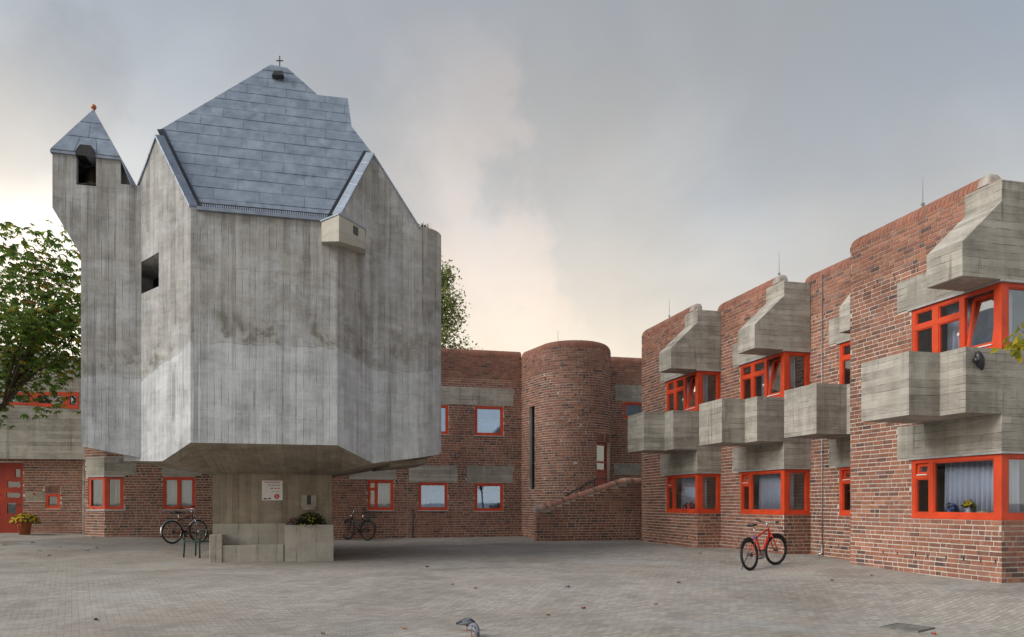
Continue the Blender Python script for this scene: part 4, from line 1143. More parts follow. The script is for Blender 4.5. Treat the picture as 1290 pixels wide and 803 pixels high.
for (x0, x1) in ((a - .002, a + .07), (b_ - .07, b_ + .002)):
    m_ = MB(); fbox(m_, lfp, x0, x1, g0 - .05, d - .001, -.098, -.03); m_.build('door_jamb', M['door'], dr)
# concrete upper storey standing slightly forward
uf = Plane(LO + lfp.n * .28, lfp.u, lfp.n)
zt_ = lz(75, 446)
q4 = [(lu(9), lz(9, 510.5)), (lu(104), lz(104, 517)), (lu(104), lz(104, 495.5)), (lu(9), lz(9, 496))]
m_ = MB(); U1 = LLEN + .12
m_.poly([uf(0, ztF, 0), uf(U1, ztF, 0), uf(U1, q4[1][1], 0), uf(*q4[1], 0), uf(*q4[0], 0), uf(0, q4[0][1], 0)])
m_.poly([uf(0, q4[3][1], 0), uf(*q4[3], 0), uf(*q4[2], 0), uf(U1, q4[2][1], 0), uf(U1, zt_ - .25, 0), uf(lu(80), zt_, 0), uf(0, zt_ + .4, 0)])
m_.poly([uf(0, q4[0][1], 0), uf(*q4[0], 0), uf(*q4[3], 0), uf(0, q4[3][1], 0)])
m_.poly([uf(U1, q4[1][1], 0), uf(U1, q4[2][1], 0), uf(*q4[2], 0), uf(*q4[1], 0)])
for i in range(4): m_.poly([uf(*q4[i], 0), uf(*q4[(i + 1) % 4], 0), uf(*q4[(i + 1) % 4], -.3), uf(*q4[i], -.3)])
m_.poly([uf(0, ztF, 0), uf(0, ztF, -5), uf(U1, ztF, -5), uf(U1, ztF, 0)])
m_.poly([uf(0, zt_ + .4, 0), uf(lu(80), zt_, 0), uf(U1, zt_ - .25, 0), uf(U1, zt_ - .25, -5), uf(lu(80), zt_, -5), uf(0, zt_ + .4, -5)])
m_.poly([uf(U1, ztF, 0), uf(U1, ztF, -5), uf(U1, zt_ - .25, -5), uf(U1, zt_ - .25, 0)])
m_.build('upper_storey', M['board'], left)
m_ = MB()
def strip(q, o0, o1):
    A = [uf(a_, b2, o1) for a_, b2 in q]; B = [uf(a_, b2, o0) for a_, b2 in q]; m_.hexa([A[0], A[1], B[1], B[0], A[3], A[2], B[2], B[3]])
def lerp2(a_, b2, t): return (a_[0] + (b2[0] - a_[0]) * t, a_[1] + (b2[1] - a_[1]) * t)
def sub(t0, t1, s0, s1):
    bl, brr = lerp2(q4[0], q4[1], t0), lerp2(q4[0], q4[1], t1); tl, tr = lerp2(q4[3], q4[2], t0), lerp2(q4[3], q4[2], t1)
    return [lerp2(bl, tl, s0), lerp2(brr, tr, s0), lerp2(brr, tr, s1), lerp2(bl, tl, s1)]
strip(sub(0, 1, 0, .24), -.08, .01); strip(sub(0, 1, .78, 1), -.08, .01)
for t0, t1 in ((0, .035), (.36, .46), (.80, .88), (.965, 1)): strip(sub(t0, t1, .2401, .7799), -.08, .0099)
w = m_.build('strip_window', M['red'], left)
for t0, t1, gm_ in ((.035, .36, 'coated'), (.46, .80, 'glass'), (.88, .965, 'coated')):
    m_ = MB(); strip(sub(t0, t1, .24, .78), -.05, -.04); m_.build('pane', M[gm_], w)
m_ = MB(); m_.poly([uf(a_, b2, -.5) for a_, b2 in sub(-.02, 1.02, -.3, 1.3)]); m_.build('room_lining', M['room'], w)
m_ = MB(); fbox(m_, lfp, lu(104.6), lu(107), zb, ztF + .1, .0, .06); m_.build('corner_strip', M['cement'], left)
# lit lamp beside the door (just inside the left edge)
lt = thing('door_lamp', 'small lit globe lamp beside the red door', 'lamp', lfp(lu(-1.5), lz(0, 623), .02))
m_ = MB(); m_.lathe(Vector((0, 0, 0)), [(0, .0), (.04, 0), (.04, .05), (.02, .06)], 12, lfp.n); m_.build('lamp_base', M['iron'], lt, local=True)
em, nt, b__, out = mat('lamp_glow'); b__.inputs['Base Color'].default_value = (1, .75, .4, 1); b__.inputs['Emission Color'].default_value = (1, .62, .22, 1); b__.inputs['Emission Strength'].default_value = 4
m_ = MB(); m_.ball(lfp.n * .11, .055, 12, 8); m_.build('globe', em, lt, True, True)

# ------------------------------------------------------------------ the raised concrete chapel
chapel = thing('concrete_chapel', 'raised board-marked concrete chapel with folded zinc roof and small bell tower', 'chapel', (-6, 19.5, gh(-6, 19)))
Lc = Vector((-6.54, 15.5, 0)); Rc = Lc + E * 2.912
BD = (D - E).normalized(); DD = (D + E).normalized()
H = lambda h: EYE + h
zg_ = H(6.02)                                        # gutter height
# ---- walls, each face its own vertices so that the pour joint height can differ
m_ = MB()
def face(pts, jz): m_.poly(pts, attr=[EYE + j for j in jz])
def V(p, h): return Vector((p.x, p.y, H(h)))
face([V(Lc, 1.23), V(Rc, 1.23), V(Rc, 6.02), V(Lc, 6.02)], [3.26, 3.30, 3.30, 3.26])
# face B (left, canted): gable with a deep niche
Bw = lambda w: Lc + BD * w
BP, BE = 1.115, 2.26; BPK = 7.73
face([V(Bw(1.034), .88), V(Bw(.90), .88), V(Bw(0), 1.23), V(Bw(0), 6.02), V(Bw(1.034), 7.61)][::-1], [2.86, 2.9, 3.26, 3.26, 2.86][::-1])
face([V(Bw(1.034), 5.28), V(Bw(1.034), 7.61), V(Bw(BP), BPK), V(Bw(BE), 6.02), V(Bw(BE), 5.05)], [2.8] * 5)
face([V(Bw(1.034), .88), V(Bw(BE), .92), V(Bw(BE), 4.40), V(Bw(1.034), 4.56)], [2.86, 2.3, 2.3, 2.86])
BI = Vector((BD.y, -BD.x, 0)); BI = BI if BI.dot(D) > 0 else -BI      # inward
q = [(1.034, 4.56), (1.034, 5.28), (BE, 5.05), (BE, 4.40)]
for i in range(4):
    a, b_ = q[i], q[(i + 1) % 4]; face([V(Bw(a[0]), a[1]), V(Bw(b_[0]), b_[1]), V(Bw(b_[0]) + BI * .75, b_[1]), V(Bw(a[0]) + BI * .75, a[1])], [2.5] * 4)
# face D1 (right, canted) and D2 (parallel to the front), folded under the gable peak
Dw = lambda w: Rc + DD * w
DP = 1.144; DPK = 7.87; Q = Dw(DP)
face([V(Rc, 1.23), V(Q, .90), V(Q, DPK), V(Rc, 6.02)], [3.30, 3.0, 3.0, 3.30])
Ds = lambda s: Q + E * s
face([V(Q, .90), V(Ds(1.02), 1.04), V(Ds(1.02), 6.34), V(Q, DPK)], [3.0, 3.0, 3.0, 3.0])
# rounded corner on the right
ar = []
AC = Ds(1.02) + D * .62
for i in range(9):
    t = math.pi / 2 * i / 8; ar.append(AC + E * .62 * math.sin(t) - D * .62 * math.cos(t))
hb = lambda i: 1.04 + .16 * i / 8
for i in range(8):
    face([V(ar[i], hb(i)), V(ar[i + 1], hb(i + 1)), V(ar[i + 1], 6.34), V(ar[i], 6.34)], [3.05 + .03 * i] * 4)
RB = ar[-1] + D * 4.6; LBk = Bw(BE) + D * 4.6; 
face([V(ar[-1], 1.2), V(RB, 1.2), V(RB, 6.34), V(ar[-1], 6.34)], [3.3] * 4)
face([V(RB, 1.2), V(LBk, 1.0), V(LBk, 6.02), V(RB, 6.34)], [3.3] * 4)
face([V(LBk, 1.0), V(Bw(BE), .92), V(Bw(BE), 6.02), V(LBk, 6.02)], [2.6] * 4)
# flat roof terrace behind the parapets
m_.poly([V(Lc, 5.95), V(Rc, 5.95), V(Q, 5.95), V(Ds(1.02), 5.95)] + [V(p, 5.95) for p in ar[1:]] + [V(RB, 5.95), V(LBk, 5.95), V(Bw(BE), 5.95)], attr=[0.0] * (8 + 7 + 0 + 0)if False else None)
body = m_.build('body', M['chapel'], chapel)
# niche glazing
g_ = MB(); g_.poly([V(Bw(1.034) + BI * .7, 4.5), V(Bw(BE) + BI * .7, 4.4), V(Bw(BE) + BI * .7, 5.1), V(Bw(1.034) + BI * .7, 5.3)]); g_.build('niche_glass', M['blackp'], body)
# ---- underside: facets running in to the pedestal
PO = Vector((-7.15, 18.2, 0)); PE = PO + E * 2.77; PD = 2.6
ring = [(Bw(BE), .92), (Bw(.90), .88), (Lc, 1.23), (Rc, 1.23), (Q, .90), (Ds(1.02), 1.04), (ar[4], hb(4)), (ar[8], 1.2), (RB, 1.2), (LBk, 1.0)]
ring = [(p, h) for p, h in ring]
ped = [PO, PE, PE + D * PD, PO + D * PD]
cx_ = sum((p for p, h in ring), Vector((0, 0, 0))) / len(ring)
m_ = MB()
lip = [(p + (cx_ - p).normalized() * .22, h - .035) for p, h in ring]
n = len(ring)
for i in range(n):
    a, b_ = ring[i], ring[(i + 1) % n]; c, d = lip[i], lip[(i + 1) % n]
    m_.poly([V(a[0], a[1]), V(c[0], c[1]), V(d[0], d[1]), V(b_[0], b_[1])])
tgt = [PO + D * 1.2, PO, PO + E * .25, PE - E * .25, PE, PE + D * .4, PE + D * .8, PE + D * 1.4, PE + D * PD, PO + D * PD]
for i in range(n):
    c, d = lip[i], lip[(i + 1) % n]; e_, f_ = tgt[i], tgt[(i + 1) % n]
    m_.poly([V(c[0], c[1]), V(e_, .70), V(f_, .70), V(d[0], d[1])])
m_.build('underside', M['soffit'], chapel)
# second thin slab edge under the right lobe
m_ = MB(); s0 = [Ds(.45) + D * .55, Ds(1.35) + D * .75, Ds(1.35) + D * 3.2, Ds(.2) + D * 3.2]
m_.prism([V(p, .84 + .12 * i) for i, p in zip((0, 1, 1, 0), s0)], (0, 0, .11)); m_.build('floor_slab', M['soffit'], chapel)
# pedestal
m_ = MB(); m_.prism([Vector((p.x, p.y, gh(p.x, p.y) - .25)) for p in ped][:1] * 0 + [Vector((p.x, p.y, H(-1.7))) for p in ped], (0, 0, 2.42)); m_.build('pedestal', M['soffit'], chapel)
# plinth band, bench and flower trough in front of it
pf = Plane(PO, E, -D); g0 = gh(-6, 17.6)
def pu(x, off): return PX(x, PO - D * off, E)
m_ = MB(); fbox(m_, pf, pu(268, .14), pu(360, .14), g0 - .2, HZ(660, 18.2), .0, .14); m_.build('back_rest', M['plain'], chapel)
m_ = MB(); so_ = .62
ua, uc = pu(264, so_), pu(357.5, so_); uarm = pu(280, so_)
zs_ = HZ(687, 17.75); za_ = HZ(674, 17.6)
fbox(m_, pf, uarm + .002, uc, g0 - .25, zs_, .141, so_)
fbox(m_, pf, ua, uarm, g0 - .25, za_, .1405, so_ + .03); o = m_.build('bench', M['plain'], chapel)
bv = o.modifiers.new('bevel', 'BEVEL'); bv.width = .015; bv.segments = 2; bv.limit_method = 'ANGLE'
po_ = .72; p0, p1 = pu(358.5, po_), pu(420, po_); zp = HZ(662, 17.75)
m_ = MB(); w_ = .09
fbox(m_, pf, p0, p1, g0 - .3, zp, po_ - w_, po_); fbox(m_, pf, p0, p0 + w_, g0 - .3, zp - .0005, .01, po_ - w_); fbox(m_, pf, p1 - w_, p1, g0 - .3, zp - .0005, .01, po_ - w_)
fbox(m_, pf, p0 + w_, p1 - w_, g0 - .3, zp - .10, .01, po_ - w_ + .001); o = m_.build('flower_trough', M['plain'], chapel)
m_ = MB(); fbox(m_, pf, p0 + w_ + .003, p1 - w_ - .003, zp - .099, zp - .06, .02, po_ - w_ - .003); m_.build('soil', M['soil'], chapel)
# spout niche and its half-round basin
m_ = MB(); a, b_ = pu(379.5, 0), pu(399, 0); c, d = HZ(639, 18.6), HZ(624, 18.6)
fbox(m_, pf, a, a + .135, c, d, .0, .05); fbox(m_, pf, b_ - .135, b_, c, d, .0, .05); fbox(m_, pf, a + .135, b_ - .135, c, c + .06, .0, .0499)
mid = (a + b_) / 2
pts = [pf(mid + .17 * math.cos(t), c - .002, .0 + .16 * math.sin(t)) for t in np.linspace(0, math.pi, 10)]
m_.prism(pts, (0, 0, -.07)); m_.build('wall_basin', M['plain'], chapel)
m_ = MB(); fbox(m_, pf, a + .135, b_ - .135, c + .06, d, .002, .01); m_.build('basin_recess', M['blackp'], chapel)
# ---- roof: plane rising from the gutter at about 56 degrees
TH = math.tan(R(56)); d0 = Lc.dot(D)
def RP(x, y):
    """pixel to the main roof plane"""
    r = Vector(((x - CX) / FPX, 1, (HY - y) / FPX)); k = r.z - TH * r.dot(D)
    Z = (6.02 - TH * (d0 + .10)) / k
    p = r * Z; return Vector((p.x, p.y, p.z + EYE))
out_px = [(247, 263.5), (200, 165), (341, 82), (362, 86), (400, 120), (438, 124), (443, 160), (470, 195), (421, 277)]
op = [RP(*q) for q in out_px]
m_ = MB(); EXT = D * 3.6
m_.prism(op, EXT)
rf_ = m_.build('roof', M['zinc'], chapel)
# zinc sheets laid in staggered courses on the plane
ou = E.copy(); ov = (D * math.cos(R(56)) + UP * math.sin(R(56))).normalized(); on = ou.cross(ov).normalized()
if on.dot(D) > 0: on = -on
oo = Lc + D * .10 + UP * zg_
def to2(p): w = p - oo; return (w.dot(ou), w.dot(ov))
poly2 = [to2(p) for p in op]
def clip(poly, a, b_, c, d):
    def half(ps, f, ins):
        res = []
        for i in range(len(ps)):
            p, q = ps[i], ps[(i + 1) % len(ps)]; fp, fq = f(p), f(q)
            if fp >= 0: res.append(p)
            if (fp >= 0) != (fq >= 0):
                t = fp / (fp - fq); res.append((p[0] + (q[0] - p[0]) * t, p[1] + (q[1] - p[1]) * t))
        return res
    for f in (lambda p: p[0] - a, lambda p: b_ - p[0], lambda p: p[1] - c, lambda p: d - p[1]):
        poly = half(poly, f, None)
        if len(poly) < 3: return []
    return poly
def area(ps): return abs(sum(ps[i][0] * ps[(i + 1) % len(ps)][1] - ps[(i + 1) % len(ps)][0] * ps[i][1] for i in range(len(ps)))) / 2
vmax = max(p[1] for p in poly2); umin = min(p[0] for p in poly2); umax = max(p[0] for p in poly2)
rowh = .385; k = 0; v = .0
foldu = to2(RP(402, 150))[0]
while v < vmax:
    u = umin - (k % 2) * .46 - .1; 
    while u < umax:
        wd = .92; pc = clip(poly2, u + .005, u + wd - .005, v + .003, v + rowh - .003)
        if len(pc) >= 3 and area(pc) > .004:
            q_ = MB(); t = .010
            # lower edge laps a little proud of the sheet below
            base = [oo + ou * a + ov * b_ + on * .002 for a, b_ in pc]
            top = [oo + ou * a + ov * b_ + on * (.004 + .007 * (1 - (b_ - v) / rowh) + .003 * math.sin(a * 9 + k)) for a, b_ in pc]
            nn = len(pc); q_.add(base + top, [list(range(nn - 1, -1, -1)), list(range(nn, 2 * nn))] + [[i, (i + 1) % nn, (i + 1) % nn + nn, i + nn] for i in range(nn)])
            q_.build('zinc_sheet', M['zinc'], rf_)
        u += wd
    v += rowh; k += 1
# gable copings in zinc, and dark strips painting the shaded gap beside the main roof
def coping(pa, pb, inward, w, name, sheets):
    up = Vector((0, 0, .06)); lift = Vector((0, 0, w * .35))
    for i in range(sheets):
        t0, t1 = i / sheets, (i + 1) / sheets
        a, b_ = pa.lerp(pb, t0 + .004), pa.lerp(pb, t1 - .004); q_ = MB()
        A = [a - inward * .03 - up * .9, b_ - inward * .03 - up * .9, b_ + inward * w - up * .9 + lift, a + inward * w - up * .9 + lift]
        q_.hexa(A + [p + up for p in A]); q_.build(name, M['zinc'], rf_)
up1 = Vector((0, 0, .03))
coping(V(Bw(0), 6.02) + up1, V(Bw(BP), BPK) + up1, BI, .17, 'coping_sheet', 7)
coping(V(Bw(BE), 6.02) + up1, V(Bw(BP), BPK) + up1, BI, .17, 'coping_sheet', 5)
DI = Vector((DD.y, -DD.x, 0)); DI = DI if DI.dot(D) > 0 else -DI
coping(V(Rc, 6.02) + up1, V(Q, DPK) + up1, DI, .20, 'coping_sheet', 6)
coping(V(Ds(1.05), 6.30) + up1, V(Q, DPK) + up1, D, .20, 'coping_sheet', 5)
# upstand closing the space under the copings, coloured dark for the groove's shade
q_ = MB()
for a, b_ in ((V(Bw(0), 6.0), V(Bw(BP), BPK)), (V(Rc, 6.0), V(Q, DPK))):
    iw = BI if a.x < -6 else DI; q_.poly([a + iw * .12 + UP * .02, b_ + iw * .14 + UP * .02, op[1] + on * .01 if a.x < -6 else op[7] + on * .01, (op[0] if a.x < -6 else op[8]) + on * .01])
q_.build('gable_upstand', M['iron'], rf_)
# raised dark strip painting a shaded gap along both raked edges of the roof
def px(p): return (CX + FPX * p.x / p.y, HY - FPX * (p.z - EYE) / p.y)
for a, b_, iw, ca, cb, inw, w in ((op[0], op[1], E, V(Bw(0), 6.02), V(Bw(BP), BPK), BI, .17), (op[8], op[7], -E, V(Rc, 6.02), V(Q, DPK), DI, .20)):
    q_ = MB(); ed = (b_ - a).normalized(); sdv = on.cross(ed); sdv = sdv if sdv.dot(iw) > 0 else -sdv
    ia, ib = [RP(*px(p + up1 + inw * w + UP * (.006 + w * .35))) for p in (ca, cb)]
    # the dark strip widens from the roof edge to just clear of the coping
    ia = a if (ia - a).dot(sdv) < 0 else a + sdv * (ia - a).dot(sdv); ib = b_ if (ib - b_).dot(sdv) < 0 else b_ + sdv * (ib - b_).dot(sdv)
    q_.prism([a - sdv * .04 + on * .018, b_ - sdv * .03 + on * .018, ib + sdv * .055 + on * .018, ia + sdv * .055 + on * .018], on * .02); q_.build('gap_shade_strip', M['blackp'], rf_)
# gutter with a slotted snow grille
ga, gb = V(Lc, 5.99) + E * .12, V(Rc, 5.99) - E * .05
q_ = MB(); gl = (gb - ga).length; q_.box((ga + gb) / 2 - D * .03 + UP * .0, gl, .12, .07, E, D); q_.build('gutter', M['zinc'], chapel)
n = 64
q_ = MB(); q_.box((ga + gb) / 2 - D * .06 + UP * .115, gl, .015, .016, E, D); q_.build('grille_rail', M['iron'], chapel)
for i in range(n):
    q_ = MB() if i == 0 else None
    if i == 0: q_.box((0, 0, 0), .014, .012, .085, E, D); gm_ = q_.mesh('grille_bar', M['iron'])
    o = bpy.data.objects.new('grille_bar', gm_); C.objects.link(o); o.parent = chapel; o.location = ga.lerp(gb, (i + .5) / n) - D * .06 + UP * .075 - ORG[chapel.name]
# water spout box at the corner
so2 = Rc - E * .10 + UP * 0
q_ = MB(); e1 = 273; sp = [P(405, 279, 15.95), P(427, 272.5, 15.55), P(450, 277, 16.2)]
fr = Vector((sp[1].x, sp[1].y, 0)); l_ = Vector((sp[0].x, sp[0].y, 0)); r_ = Vector((sp[2].x, sp[2].y, 0))
zt_, zb_ = HZ(274, 15.7), HZ(303, 15.7)
base = [fr, r_ + DD * .25, r_ + DD * .3 + D * .5, l_ + D * .5, l_]
lo = [Vector((p.x, p.y, z)) for p, z in zip(base, (zb_ - .07, zb_ + .06, zb_ + .1, zb_ + .1, zb_ + .06))]
hi = [Vector((p.x, p.y, zt_)) for p in base]; nn = 5
q_.add(lo + hi, [list(range(nn)), list(range(2 * nn - 1, nn - 1, -1))] + [[i, i + nn, (i + 1) % nn + nn, (i + 1) % nn] for i in range(nn)])
sb = q_.build('water_spout', M['spout'], chapel)
q_ = MB(); q_.prism([hi[0] - D * .03, hi[1] + E * .02, hi[2], hi[3], hi[4] - E * .03], (0, 0, .03)); q_.build('spout_cover', M['zinc'], sb)
sn = ((hi[1] - hi[0]).cross(UP)).normalized(); sn = sn if sn.dot(D) < 0 else -sn
mm_ = hi[0].lerp(hi[1], .62) - UP * .14
q_ = MB(); q_.box(mm_, .16, .03, .17, (hi[1] - hi[0]).normalized(), sn); q_.build('spout_opening', M['blackp'], sb)
# vent near the ridge and the small cross on top
q_ = MB(); vq = [RP(343, 101), RP(358, 101.5), RP(356, 96), RP(346, 95.5)]; q_.prism([p + on * .03 for p in vq], on * .10); q_.build('roof_vent', M['iron'], rf_)
cp = RP(352, 84) + D * .15
q_ = MB(); q_.box(cp + UP * .12, .022, .022, .46); q_.box(cp + UP * .23, .17, .0215, .022); q_.build('roof_cross', M['iron'], chapel)
# ---- bell tower on the left
J = Bw(PX(178, Lc, BD)); TS = lambda s: J - E * s
s102, s66, s152, s166 = PX(102, J, -E), PX(66, J, -E), PX(152, J, -E), PX(166, J, -E)
o0, o1 = PX(121, J, -E), PX(96, J, -E); oz0 = 6.70; EV = 7.36
m_ = MB()
def tfc(pts, j=2.66): m_.poly([V(TS(s), h) for s, h in pts], attr=[EYE + j] * len(pts))
tfc([(0, .97), (0, 6.8), (s152, 6.8), (o0, oz0), (o1, oz0), (s66, oz0), (s66, 6.17), (s102, 5.21), (s102, 1.2)][::-1])
tfc([(s152, 6.8), (s152, EV), (o0, EV), (o0, oz0)][::-1]); tfc([(o1, oz0), (o1, EV), (s66, EV), (s66, oz0)][::-1])
TD = 1.55; th = .14
def side(a, b_, off0=0.0, off1=TD):
    m_.poly([V(TS(a[0]) + D * off0, a[1]), V(TS(b_[0]) + D * off0, b_[1]), V(TS(b_[0]) + D * off1, b_[1]), V(TS(a[0]) + D * off1, a[1])], attr=[EYE + 2.66] * 4)
side((s66, EV), (s66, 6.17)); side((s66, 6.17), (s102, 5.21)); side((s102, 5.21), (s102, 1.2)); side((s102, 1.2), (0, .97)); side((0, 6.8), (s152, 6.8)); side((s152, 6.8), (s66 - .01, 6.69))
side((s152, 6.8), (s152, EV), 0, th); side((o0, oz0), (o0, EV), 0, th); side((o1, oz0), (o1, EV), 0, th)
# back wall and inner faces
m_.poly([V(TS(s) + D * TD, h) for s, h in ((0, .97), (s102, 1.2), (s102, 5.21), (s66, 6.17), (s66, EV), (s152, EV), (s152, 6.8), (0, 6.8))], attr=[EYE + 2.66] * 8)
m_.poly([V(TS(s66 - th) + D * d_, h) for d_, h in ((0, 6.7), (TD, 6.7), (TD, EV), (0, EV))], attr=[0] * 4)
for a, b_ in ((s152, o0), (o1, s66)):
    m_.poly([V(TS(s) + D * th, h) for s, h in ((a, 6.7), (b_, 6.7), (b_, EV), (a, EV))], attr=[0] * 4)
m_.poly([V(TS(s) + D * .22, h) for s, h in ((s152 + .02, 6.75), (s166 + .02, 6.75), (s166 + .02, 6.80), (s152 + .02, EV - .05))], attr=[EYE + 2.66] * 4)
tw = m_.build('bell_tower', M['chapel'], chapel)
# tower roof: pyramid with a low flared right-hand skirt
ap = P(118, 138, TS(.9).y + .72)
FL, FR = V(TS(s66 + .03) - D * .05, EV), V(TS(s152 - .01) - D * .05, EV - .02)
BL, BR = FL + D * (TD + .1), FR + D * (TD + .1)
SR0 = V(TS(s166) - D * .05, 6.80); SR1 = SR0 + D * (TD + .1)
m_ = MB()
for q in ([FL, FR, ap], [FR, BR, ap], [BR, BL, ap], [BL, FL, ap]): m_.poly(q)
e_ = UP * -.05
m_.poly([FL + e_, BL + e_, BR + e_, FR + e_]);
for a, b_ in ((FL, FR), (FR, BR), (BR, BL), (BL, FL)): m_.poly([a + e_, b_ + e_, b_, a])
m_.hexa([FR + e_, SR0 + e_, SR1 + e_, BR + e_, FR, SR0, SR1, BR])
tr = m_.build('tower_roof', M['zinc'], chapel)
nf = (FR - FL).cross(ap - FL).normalized(); nf = nf if nf.dot(D) < 0 else -nf
rows = 3
for i in range(rows):
    t0, t1 = i / rows, (i + 1) / rows
    n_ = 3 - i
    for j in range(n_):
        u0, u1 = j / n_, (j + 1) / n_
        A = lambda u, t: FL.lerp(FR, u).lerp(ap, t)
        g_ = .006; pts = [A(u0 + g_, t0 + .01), A(u1 - g_, t0 + .01), A(u1 - g_, t1 - .005), A(u0 + g_, t1 - .005)]
        if i == rows - 1: pts = pts[:2] + [A(.5, .985)]
        q_ = MB(); q_.prism([p + nf * .003 for p in pts], nf * .014); q_.build('zinc_sheet', M['zinc'], tr)
q_ = MB(); q_.ball(ap + UP * .05, .058, 14, 10); q_.tube([ap - UP * .05, ap + UP * .02], .03, 8); q_.build('finial', M['copper'], tr, smooth=True)
# dark arched dormer over the bell opening
q_ = MB(); dx = TS((o0 + o1) / 2); hw = (o1 - o0) / 2
cz = [(-hw, EV - .06), (hw, EV - .06), (hw, EV + .03), (hw * .55, EV + .17), (-hw * .55, EV + .17), (-hw, EV + .03)]
q_.prism([V(dx + E * a, h) - D * .06 for a, h in cz], D * .5); q_.build('bell_dormer', M['iron'], tr)
# the bell
bl = thing('bell', 'dark bronze bell hanging in the concrete tower opening', 'bell', V(dx + D * .5, 6.86))
q_ = MB(); q_.lathe((0, 0, 0), [(.0, .40), (.06, .40), (.11, .36), (.13, .22), (.17, .08), (.23, .0), (.20, .0), (.15, .08)], 24); q_.build('bell_body', M['bronze'], bl, True, True)
q_ = MB(); q_.tube([(0, 0, .15), (0, 0, -.03)], .012, 6); q_.ball((0, 0, -.04), .035, 10, 6); q_.build('clapper', M['iron'], bl, True, True)
q_ = MB(); q_.box((0, 0, .43), 1.0, .06, .07, E, D); q_.build('yoke', M['iron'], bl, local=True)
# sign on the pedestal: printed lines, a red disc and a dark emblem
sg = thing('notice_sign', 'white notice board with red and grey lines and red disc on pedestal', 'sign', pf(pu(343, 0), HZ(630, 18.4), .002))
sx0, sx1, sz0, sz1 = pu(330, 0), pu(356, 0), HZ(630.5, 18.4), HZ(605.5, 18.4)
def sbox(name, a, b_, c, d, mt, o0=.018, o1=.021):
    q_ = MB(); fbox(q_, pf, sx0 + (sx1 - sx0) * a, sx0 + (sx1 - sx0) * b_, sz0 + (sz1 - sz0) * c, sz0 + (sz1 - sz0) * d, o0, o1); return q_.build(name, M[mt], sg)
sbox('panel', 0, 1, 0, 1, 'white', .002, .018)
for nm, mt, segs, c, d in (('headline', 'signred', [(.12, .34), (.36, .48), (.50, .88)], .88, .945), ('text_line', 'signgrey', [(.30, .44), (.46, .60), (.62, .88)], .74, .80), ('text_line', 'signred', [(.40, .58), (.60, .74), (.76, .88)], .57, .64), ('text_line', 'signgrey', [(.48, .66), (.68, .88)], .42, .46)):
    for a, b_ in segs:
        # words as rows of short strokes
        q_ = MB(); x = a
        while x < b_ - .012:
            fbox(q_, pf, sx0 + (sx1 - sx0) * x, sx0 + (sx1 - sx0) * (x + .016), sz0 + (sz1 - sz0) * (c + rnd() * .012), sz0 + (sz1 - sz0) * (d - rnd() * .012), .018, .0205); x += .024
        q_.build(nm, M[mt], sg, kind='stuff')
dc = pf(sx0 + (sx1 - sx0) * .72, sz0 + (sz1 - sz0) * .20, .018)
q_ = MB(); q_.lathe(dc, [(0, .003), (.062, .003), (.062, 0)], 24, -D); q_.build('red_disc', M['signred'], sg)
for a, b_, c, d in ((.66, .76, .235, .255), (.69, .78, .185, .205), (.66, .75, .135, .155)): sbox('disc_stroke', a, b_, c, d, 'white', .021, .0225)
for a, b_, c, d in ((.08, .20, .06, .12), (.18, .27, .05, .085), (.29, .42, .055, .10), (.36, .44, .09, .14)): sbox('emblem_mark', a, b_, c, d, 'blackp')

